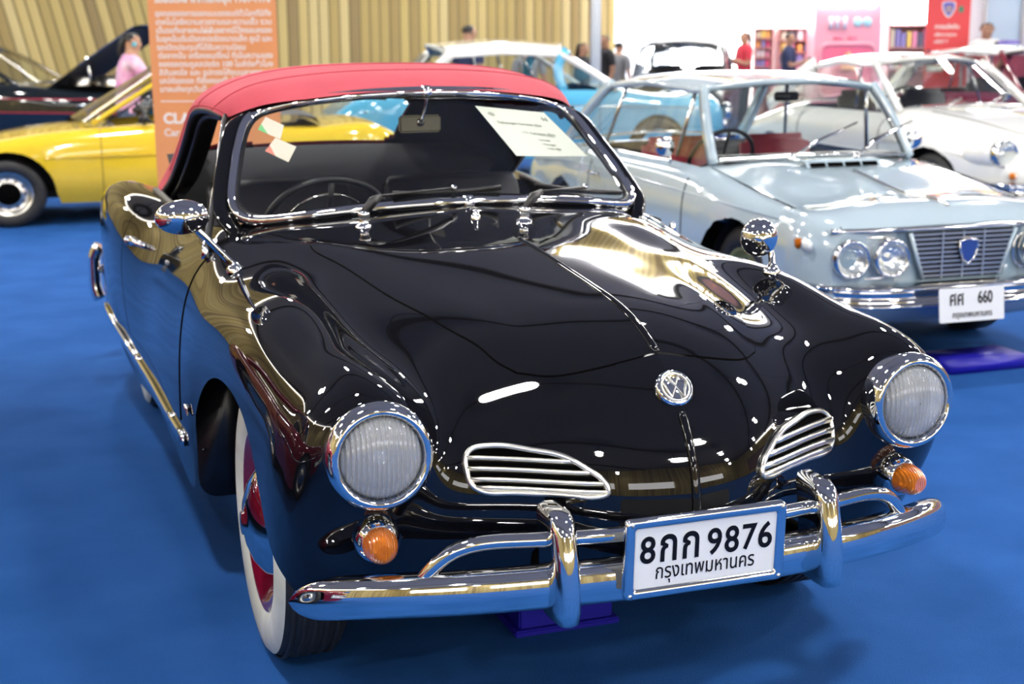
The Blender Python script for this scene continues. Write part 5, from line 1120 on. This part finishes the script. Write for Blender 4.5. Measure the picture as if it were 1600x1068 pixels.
mb = MB(); mb.tube([(0, 0, .03), (0, 0, 5.2)], .062, 20); mb.lathe([(.22, 0), (.22, .02), (.07, .05)], (0, 0, 0), (0, 0, 1), 24); o = mb.build('white_pole', mat('pole_white', (.85, .85, .85), .5), None)
o.location = spot(1.02, 17.2); tag(o, 'tall slim white pole between the sky blue saloon and the dark grey saloon', 'pole')
# ---------------------------------------------------------------- shops beyond the opening on the right
M['fascia'] = mat('shop_fascia', (.9, .9, .9), .5, emit=(1, .99, .97), es=3.5)
def build_shops():
    n = [40]
    R = np.stack([CRT, CFW, (0, 0, 1)], 1)
    def box(name, dx, d, z, dims, m, parent=None, bev=0.): mb = MB(); mb.box(spot(dx, d, z), dims, rot=R, bev=bev); return mb.build(name, m, parent, False)
    px = lambda x, d: (x-800)/2195.5*d
    pz = lambda r, d: 1.418+(58-r)/2195.5*d*.98
    d = 24.0
    def span(name, x0, x1, r0, r1, m, parent=None, dd=0., th=.08, bev=0.):
        return box(name, (px(x0, d)+px(x1, d))/2, d+dd, (pz(r0, d)+pz(r1, d))/2, (px(x1, d)-px(x0, d), th, pz(r0, d)-pz(r1, d)), m, parent, bev)
    def hall_lit(label, name, x0, x1, r0, r1, m, dd=0., cat='sign'): return tag(span(name, x0, x1, r0, r1, m, None, dd), label, cat)
    hall_lit('wide white lit shop sign above the colourful shelves', 'shop_sign', 1150, 1268, -60, 43, M['fascia'])
    hall_lit('white lit shop sign left of the red banner over the toy shelf', 'shop_sign', 1366, 1450, -60, 40, M['fascia'])
    mb = MB(); mb.box(spot(px(1100, 25), 25.0, 1.5), (1.25, .05, 3.0), rot=R); o = mb.build('glow_panel', M['fascia'], None, False); tag(o, 'white panel with added glow at the end of the timber slat wall', 'glow panel')  # emissive panel added for the overexposed look of this bright stretch
    # shelf of goods
    sf = mat('shop_shelf', (.62, .34, .30), .5); cols = [(.85, .85, .85), (.9, .75, .2), (.75, .12, .25), (.15, .15, .2), (.85, .35, .5), (.8, .8, .6), (.3, .3, .6), (.9, .5, .15)]
    gm = [mat('goods_%s' % c, col, .5) for c, col in zip(('white', 'yellow', 'red', 'black', 'pink', 'cream', 'violet', 'orange'), cols)]
    rnd = random.Random(3)
    CN = ('white', 'yellow', 'red', 'black', 'pink', 'cream', 'violet', 'orange'); OR = ('first', 'second', 'third', 'fourth', 'fifth', 'sixth', 'seventh'); BR = ('top', 'second', 'third', 'fourth', 'lowest visible')
    def shelf(x0, x1, r0, label, goods, gl, rows, ncol, gh):
        z1 = pz(r0, d); w = px(x1, d)-px(x0, d)-.06; xc = (px(x0, d)+px(x1, d))/2; root = empty('display_shelf', spot(xc, d-.1), -.3422217, label, 'shelf')
        mb = MB(); mb.box((0, .20, z1/2), (w, .03, z1)); mb.build('back_board', sf, root, False)
        for s in (-1, 1): mb = MB(); mb.box((s*w/2, 0, z1/2), (.03, .42, z1)); mb.build('side_board', sf, root, False)
        hs = np.linspace(z1-.02, z1-.02-rows*gh, rows+1)
        for h in hs: mb = MB(); mb.box((0, 0, h), (w, .40, .02)); mb.build('shelf_board', sf, root, False)
        for ri, h in enumerate(hs[1:]):
            for k in range(ncol):
                a = w/ncol*.7; hh = gh*rnd.uniform(.55, .82); mb = MB(); mb.box((0, 0, hh/2), (a*rnd.uniform(.7, 1), .2, hh), bev=.012); ci = rnd.randrange(8); o = mb.build(goods, gm[ci], None, False)
                p = spot(xc+(k+.5-ncol/2)*(w-.06)/ncol, d-.16, h+.0105); o.location = p; o.rotation_euler = (0, 0, -.3422217); tag(o, '%s %s, %s from left, %s row of the %s' % (CN[ci], gl[0], OR[k], BR[ri], gl[1]), 'package', 'goods on the '+gl[1])
    shelf(1166, 1199, 46, 'narrow reddish shop shelf of small boxes behind the person in red', 'goods_box', ('small box', 'narrow reddish shelf'), 5, 3, .155)
    shelf(1202, 1262, 46, 'wide pink shop shelf of boxes behind the person in navy', 'goods_box', ('box', 'wide pink shelf'), 4, 4, .19)
    shelf(1368, 1438, 42, 'reddish shop shelf of tall packages left of the red banner', 'tall_package', ('tall package', 'shelf beside the red banner'), 2, 7, .36)
    # pink booth shaped like a big machine
    pk = mat('pink_plastic', (.86, .36, .44), .4); pd = mat('deep_pink', (.80, .16, .27), .4); wv = mat('pale_lilac', (.72, .70, .80), .4); cy = mat('pale_cyan', (.45, .75, .80), .3)
    dd = d-1.7; X = lambda x: px(x, dd)-px(1315, dd); Z = lambda r: pz(r, dd)
    root = empty('pink_booth', spot(px(1315, dd), dd), -.3422217, 'big pink machine shaped booth with rounded corners in front of the shops', 'booth')
    mb = MB(); q = rect_round(X(1366)-X(1264), Z(4), .12); mb.poly([(a, 0, b+Z(4)/2) for a, b in q], .6, (0, 1, 0)); mb.build('booth_body', pk, root, auto=40)
    mb = MB(); q = rect_round(X(1352)-X(1276), .75, .10); mb.poly([(a, -.012, b+Z(74)-.375) for a, b in q], .02, (0, 1, 0)); w_ = mb.build('booth_recess', pd, root, auto=40)
    t = np.array(rect_round(X(1356)-X(1272), .80, .12, 8)); mb = MB(); mb.tube([(a, -.012, b+Z(74)-.375) for a, b in t], .03, 8, closed=True, up=np.tile((0, -1., 0), (len(t), 1))); mb.build('recess_rim', pk, w_)
    mb = MB(); mb.lathe([(.13, -.02), (.11, .06), (.06, .2), (.001, .26)], (.02, -.03, Z(108)), (0, 0, 1), 16); mb.build('booth_figure', mat('booth_orange', (.8, .35, .2), .5), w_)
    for x in (1288, 1298, 1309): mb = MB(); mb.tube([(X(x), -.02, Z(30)), (X(x), -.02, Z(48))], .035, 8); mb.build('booth_slot', wv, root)
    for x in (1329, 1344): mb = MB(); mb.lathe([(.07, 0), (.07, .02), (.055, .03), (.001, .03)], (X(x), 0, Z(38)), (0, -1, 0), 20); mb.build('booth_dial', cy, root)
    for x in (1300, 1322): mb = MB(); mb.box((X(x), -.005, Z(62)), (.14, .012, .05)); mb.build('booth_label', pd, root)
    for k in range(4): mb = MB(); o_ = (X(1275+k*25), -.02, Z(8)); mb.lathe([(.001, .06), (.06, .05), (.085, 0), (.06, -.03)], o_, (0, -1, 0), 14); mb.build('booth_bulb', M['fascia'], root)
    # booth at the far right: pale panels between grey posts, table with maroon cloth
    d2 = 19.8; pb = mat('pale_blue_panel', (.52, .66, .76), .6); pp = noise_mat('printed_panel', (.55, .62, .80), (.80, .60, .78), 2.2, .6); ps = mat('grey_post', (.40, .40, .42), .4, .6)
    root = empty('exhibition_booth', spot(px(1560, d2), d2), -.3422217, 'pale blue exhibition booth with grey posts behind the person in white', 'booth')
    B = lambda x: px(x, d2)-px(1560, d2)
    for x0, x1, m, nm in ((1498, 1521, M['white_wall'], 'booth_panel'), (1524, 1578, pb, 'booth_panel'), (1582, 1660, pp, 'printed_panel')): mb = MB(); mb.box(((B(x0)+B(x1))/2, .0, 1.3), (B(x1)-B(x0), .04, 2.6)); mb.build(nm, m, root, False)
    for x in (1522, 1580, 1660): mb = MB(); mb.tube([(B(x), -.03, 0), (B(x), -.03, 2.6)], .03, 8); mb.build('booth_post', ps, root)
    d3 = 17.3; mcl = mat('maroon_cloth', (.28, .04, .07), .8)
    root = empty('table', spot(px(1575, d3), d3), -.3422217, 'long table under maroon cloth in front of the pale blue booth', 'table'); zt = pz(90, d3)
    mb = MB(); mb.box((0, 0, zt-.01), (1.3, .6, .02)); mb.box((0, -.29, zt/2), (1.3, .01, zt-.02)); mb.build('tablecloth', mcl, root, False)
    for sx in (-1, 1):
        for sy in (-1, 1): mb = MB(); mb.tube([(sx*.58, sy*.24, 0), (sx*.58, sy*.24, zt-.02)], .018, 8); mb.build('leg', ps, root)
    mb = MB(); mb.box((0, 0, .09), (.22, .16, .18), bev=.01); o = mb.build('storage_box', mat('violet_box', (.16, .12, .42), .5), None); o.location = spot(px(1562, d3), d3, zt+.001); o.rotation_euler = (0, 0, -.34); tag(o, 'violet box standing on the maroon clothed table', 'box')
    ld = bpy.data.lights.new('shop_light', 'AREA'); ld.energy = 700; ld.size = 9; ld.shape = 'RECTANGLE'; ld.size_y = 3
    l = bpy.data.objects.new('shop_light', ld); COL.objects.link(l); l.location = (15, 22.5, 3.6)
build_shops()
# ================================================================ people
SKN = [mat('skin_a', (.50, .27, .17), .5), mat('skin_b', (.42, .22, .14), .5)]
HAIR = mat('black_hair', (.008, .007, .007), .45)
def build_person(label, x, y, h, face, shirt, legs, pose='stand', hair='short', sk=0, sleeve=.6, extra=None, lean=0.):
    J = {'pel': (0, 0, .93, .135), 'sp': (0, -.005, 1.08, .122), 'ch': (0, .0, 1.26, .140), 'up': (0, .005, 1.39, .105), 'nk': (0, 0, 1.475, .055), 'jaw': (0, -.018, 1.545, .066), 'hd': (0, -.008, 1.625, .090), 'cr': (0, .0, 1.675, .066),
         'ns': (0, -.105, 1.595, .014)}
    arms = {'stand': [(.19, .0, 1.39, .062), (.235, .025, 1.12, .044), (.23, -.05, .90, .032)], 'crossed': [(.19, .0, 1.39, .062), (.26, -.04, 1.13, .046), (-.02, -.20, 1.14, .034)], 'reach': [(.19, -.03, 1.39, .062), (.24, -.20, 1.20, .044), (.17, -.42, 1.10, .032)], 'phone': [(.19, 0, 1.39, .062), (.23, -.04, 1.12, .044), (.12, -.24, 1.20, .032)]}[pose]
    E = [('pel', 'sp'), ('sp', 'ch'), ('ch', 'up'), ('up', 'nk'), ('nk', 'jaw'), ('jaw', 'hd'), ('hd', 'cr'), ('jaw', 'ns')]
    for s, t in ((1, 'R'), (-1, 'L')):
        a = [np.array(q)*[s, 1, 1, 1] for q in arms]
        if pose == 'crossed' and s < 0: a[2] = a[2]+[0, .035, -.05, 0]
        for k, q in zip(('sh', 'el', 'wr'), a): J[k+t] = tuple(q)
        E += [('up', 'sh'+t), ('sh'+t, 'el'+t), ('el'+t, 'wr'+t)]
        dv = np.array(a[2][:3])-a[1][:3]; dv /= np.linalg.norm(dv); lat = np.cross(dv, (0, 0, 1.)) if abs(dv[2]) < .8 else np.array((0, 1., 0)); lat /= np.linalg.norm(lat)
        pm = np.array(a[2][:3])+dv*.07; J['pa'+t] = (*pm, .033); E.append(('wr'+t, 'pa'+t))
        for k, (o, ln) in enumerate(((-.030, .062), (-.011, .075), (.010, .078), (.029, .060))):
            p1 = pm+lat*o+dv*(.02+ln*.5); p2 = pm+lat*o*1.1+dv*(.015+ln)+np.cross(lat, dv)*.015; J['f%d%s' % (k, t)] = (*p1, .0095); J['g%d%s' % (k, t)] = (*p2, .008); E += [('pa'+t, 'f%d%s' % (k, t)), ('f%d%s' % (k, t), 'g%d%s' % (k, t))]
        p1 = np.array(a[2][:3])+dv*.045-lat*.055; J['th'+t] = (*p1, .011); E.append(('wr'+t, 'th'+t))
        J['hp'+t] = (s*.09, 0, .88, .090); J['kn'+t] = (s*.10, -.015, .49, .060); J['an'+t] = (s*.105, .02, .085, .042); J['to'+t] = (s*.115, -.13, .035, .034); E += [('pel', 'hp'+t), ('hp'+t, 'kn'+t), ('kn'+t, 'an'+t), ('an'+t, 'to'+t)]
    if lean:
        ca, sa = math.cos(lean), math.sin(lean)
        for k, q in J.items():
            if q[2] > .95 or k[:2] in ('sh', 'el', 'wr', 'pa') or k[0] in 'fg' or k[:2] == 'th':
                yy, zz = q[1], q[2]-.93; J[k] = (q[0], yy*ca-zz*sa, .93+yy*sa+zz*ca, q[3])
    ks = list(J); me = bpy.data.meshes.new('person_body'); me.from_pydata([J[k][:3] for k in ks], [(ks.index(a), ks.index(b)) for a, b in E], [])
    o = bpy.data.objects.new('person_body', me); COL.objects.link(o); o.modifiers.new('skin', 'SKIN')
    if not me.skin_vertices: me.skin_vertices.new()
    for i, k in enumerate(ks): me.skin_vertices[0].data[i].radius = (J[k][3],)*2; me.skin_vertices[0].data[i].use_root = (k == 'pel')
    sb = o.modifiers.new('sub', 'SUBSURF'); sb.levels = sb.render_levels = 2
    dg = bpy.context.evaluated_depsgraph_get(); dg.update(); m2 = bpy.data.meshes.new_from_object(o.evaluated_get(dg)); bpy.data.objects.remove(o)
    V = np.array([v.co[:] for v in m2.vertices]); N_ = np.array([v.normal[:] for v in m2.vertices]); F = [tuple(p.vertices) for p in m2.polygons]; bpy.data.meshes.remove(m2)
    k = h/1.745; root = empty('person', (x, y, 0), face, label, 'person', scale=k)
    mb = MB(); mb.add(V, F); mb.build('body', SKN[sk], root)
    Ju = np.array(J['up'][:3]); Jp = np.array(J['pel'][:3]); up = (Ju-Jp)/np.linalg.norm(Ju-Jp); T_ = (V-Jp) @ up
    seg = lambda P, a, b: np.linalg.norm(P-(np.array(a)+np.clip(((P-a) @ (np.array(b)-a))/((np.array(b)-a) @ (np.array(b)-a)), 0, 1)[:, None]*(np.array(b)-a)), axis=1)
    def shell(sel, off, name, m):
        fs = [f for f in F if all(sel[i] for i in f)]; ids = sorted({i for f in fs for i in f}); mp = {i: n for n, i in enumerate(ids)}
        if not ids: return
        mb = MB(); mb.add(V[ids]+N_[ids]*off, [tuple(mp[i] for i in f) for f in fs]); return mb.build(name, m, root)
    arm = np.zeros(len(V), bool); low = np.zeros(len(V), bool)
    for t in 'RL':
        a, b, c = [np.array(J[q+t][:3]) for q in ('sh', 'el', 'wr')]; arm |= (seg(V, a, b) < .085) & (((V-a) @ (b-a))/((b-a) @ (b-a)) < sleeve)
        if sleeve > 1: low |= (seg(V, b, c) < .07)
        far = (seg(V, b, c) < .075) & ~arm
        low |= False
        arm &= ~(far & (sleeve <= 1))
    arms_all = np.zeros(len(V), bool)
    for t in 'RL':
        a, b, c, pa = [np.array(J[q+t][:3]) for q in ('sh', 'el', 'wr', 'pa')]; arms_all |= (np.minimum(seg(V, b, c), seg(V, c, pa)) < .08) & ~((T_ < .40) & (np.abs(V[:, 0]) < .14) & (V[:, 1] > -.13))
    torso = (T_ > -.06) & (T_ < .535) & ~arms_all
    shell(torso | arm | low, .013, 'shirt', shirt)
    shell((T_ < .02) & (V[:, 2] > .10) & ~arms_all & (V[:, 2] < 1.0), .012, 'trousers', legs)
    shell((V[:, 2] < .125), .010, 'shoes', M['black_leather'])
    hd = np.array(J['hd'][:3]); rel = V-hd; ang = np.array(J['nk'][:3]); upv = (hd-ang)/np.linalg.norm(hd-ang); hz = rel @ upv; fwd = np.array((0, -math.cos(lean), -math.sin(lean))); fy_ = rel @ fwd
    hairm = (np.linalg.norm(rel, axis=1) < .16) & ((hz > .055) | ((fy_ < .02) & (hz > -.045)) | ((fy_ < .055) & (hz > .03))) & (hz > -.09)
    shell(hairm, .018, 'hair', HAIR)
    if hair in ('long', 'tail'):
        mb = MB(); b0 = hd-fwd*.085; w_ = .085 if hair == 'long' else .035; L_ = .36 if hair == 'long' else .20
        mb.tube(spline([b0+upv*.05, b0-fwd*.02-upv*.06, b0-fwd*.03-upv*(L_*.6), b0-fwd*.02-upv*L_], 12), 0, sec=[(w_*math.cos(a), .030*math.sin(a)) for a in np.linspace(0, 2*PI, 12, endpoint=False)], up=-fwd, scale=np.r_[np.linspace(.8, 1, 5), np.linspace(1, .45, 7)]); mb.build('long_hair', HAIR, root)
    for s in (1, -1):
        c = hd+fwd*.088+upv*-.005+np.array((s*.032, 0, 0)); mb = MB(); mb.lathe([(.001, -.006), (.009, -.003), (.009, .003), (.001, .006)], c, fwd, 10); mb.build('eye', M['ink'], root)
        c = hd+upv*-.02+np.array((s*.092, 0, 0))-fwd*.005; mb = MB(); mb.lathe([(.001, -.008), (.020, -.006), (.026, .002), (.018, .008), (.001, .010)], c, (s, 0, 0), 10); mb.build('ear', SKN[sk], root)
    mb = MB(); c = hd+fwd*.084-upv*.062; mb.tube([c+np.array((-.022, 0, 0))-fwd*.006, c, c+np.array((.022, 0, 0))-fwd*.006], .005, 6); mb.build('mouth', mat('lips', (.35, .10, .09), .5), root)
    if extra: extra(root, hd, J)
    return root
def people():
    cl = lambda n, c: mat(n, c, .75); at = lambda x, d: spot((x-800)/2195.5*d, d)
    zh = lambda r, d: 1.418+(58-r)/2195.5*d*.98
    navy, blk, grey, jean = cl('navy_cloth', (.02, .03, .09)), cl('black_cloth_b', (.012, .012, .015)), cl('grey_cloth', (.25, .25, .26)), cl('denim', (.06, .09, .18))
    white, red = cl('white_cloth', (.80, .80, .80)), cl('red_cloth', (.62, .04, .07))
    yaw = -.3422217
    def P(label, x, r, d, turn, *a, **k): q = at(x, d); build_person(label, q[0], q[1], zh(r, d), yaw+turn, *a, **k)
    P('person with black hair in dark shirt standing behind the sky blue saloon\'s white roof', 736, 33, 17.2, PI*.75, navy, jean)
    P('person whose black hair shows just above the white roof of the sky blue saloon', 828, 59, 17.6, PI, grey, blk, sk=1)
    P('person with long black hair and black top left of the white pole', 911, 63, 19.5, PI*.35, blk, blk, hair='long', sleeve=1.2, sk=0)
    P('person with short black hair in black shirt right of the white pole', 944, 51, 20.3, -PI*.35, blk, jean, sk=1)
    P('person with dark hair in grey shirt behind the dark grey saloon', 966, 62, 21.2, PI*.8, grey, blk)
    P('person in red shirt with tied black hair in front of the narrow reddish shelf', 1158, 47, 22.3, -PI*.4, red, blk, hair='tail', pose='phone')
    P('person in navy shirt standing sideways in front of the wide pink shelf', 1226, 49, 21.6, PI*.42, navy, blk, pose='phone', sk=1)
    def strap(root, hd, J):
        mb = MB(); mb.tube(spline([(.13, -.09, 1.44), (.06, -.165, 1.30), (-.06, -.17, 1.13), (-.15, -.12, 1.0)], 16), 0, sec=[(-.022, -.004), (.022, -.004), (.022, .004), (-.022, .004)], up=(0, -1, .2)); mb.build('bag_strap', M['black_rubber'], root)
    P('person in white shirt with dark shoulder strap and folded arms behind the maroon table', 1527, 34, 18.4, -.1, white, blk, pose='crossed', extra=strap, sk=1)
    tie = noise_mat('tie_dye', (.80, .72, .80), (.72, .20, .55), 5, .75)
    def ring_(root, hd, J):
        mb = MB(); mb.lathe([(.001, -.012), (.022, -.006), (.026, 0), (.022, .006), (.001, .012)], np.array(hd)+[-.105, 0, -.05], (1, 0, 0), 14); mb.build('earring', mat('turquoise', (.12, .5, .65), .4), root)
    P('person in pink and white shirt leaning to the raised hood of the black saloon', 207, 40, 13.0, PI*.62, tie, jean, pose='reach', lean=.14, hair='tail', extra=ring_)
people()
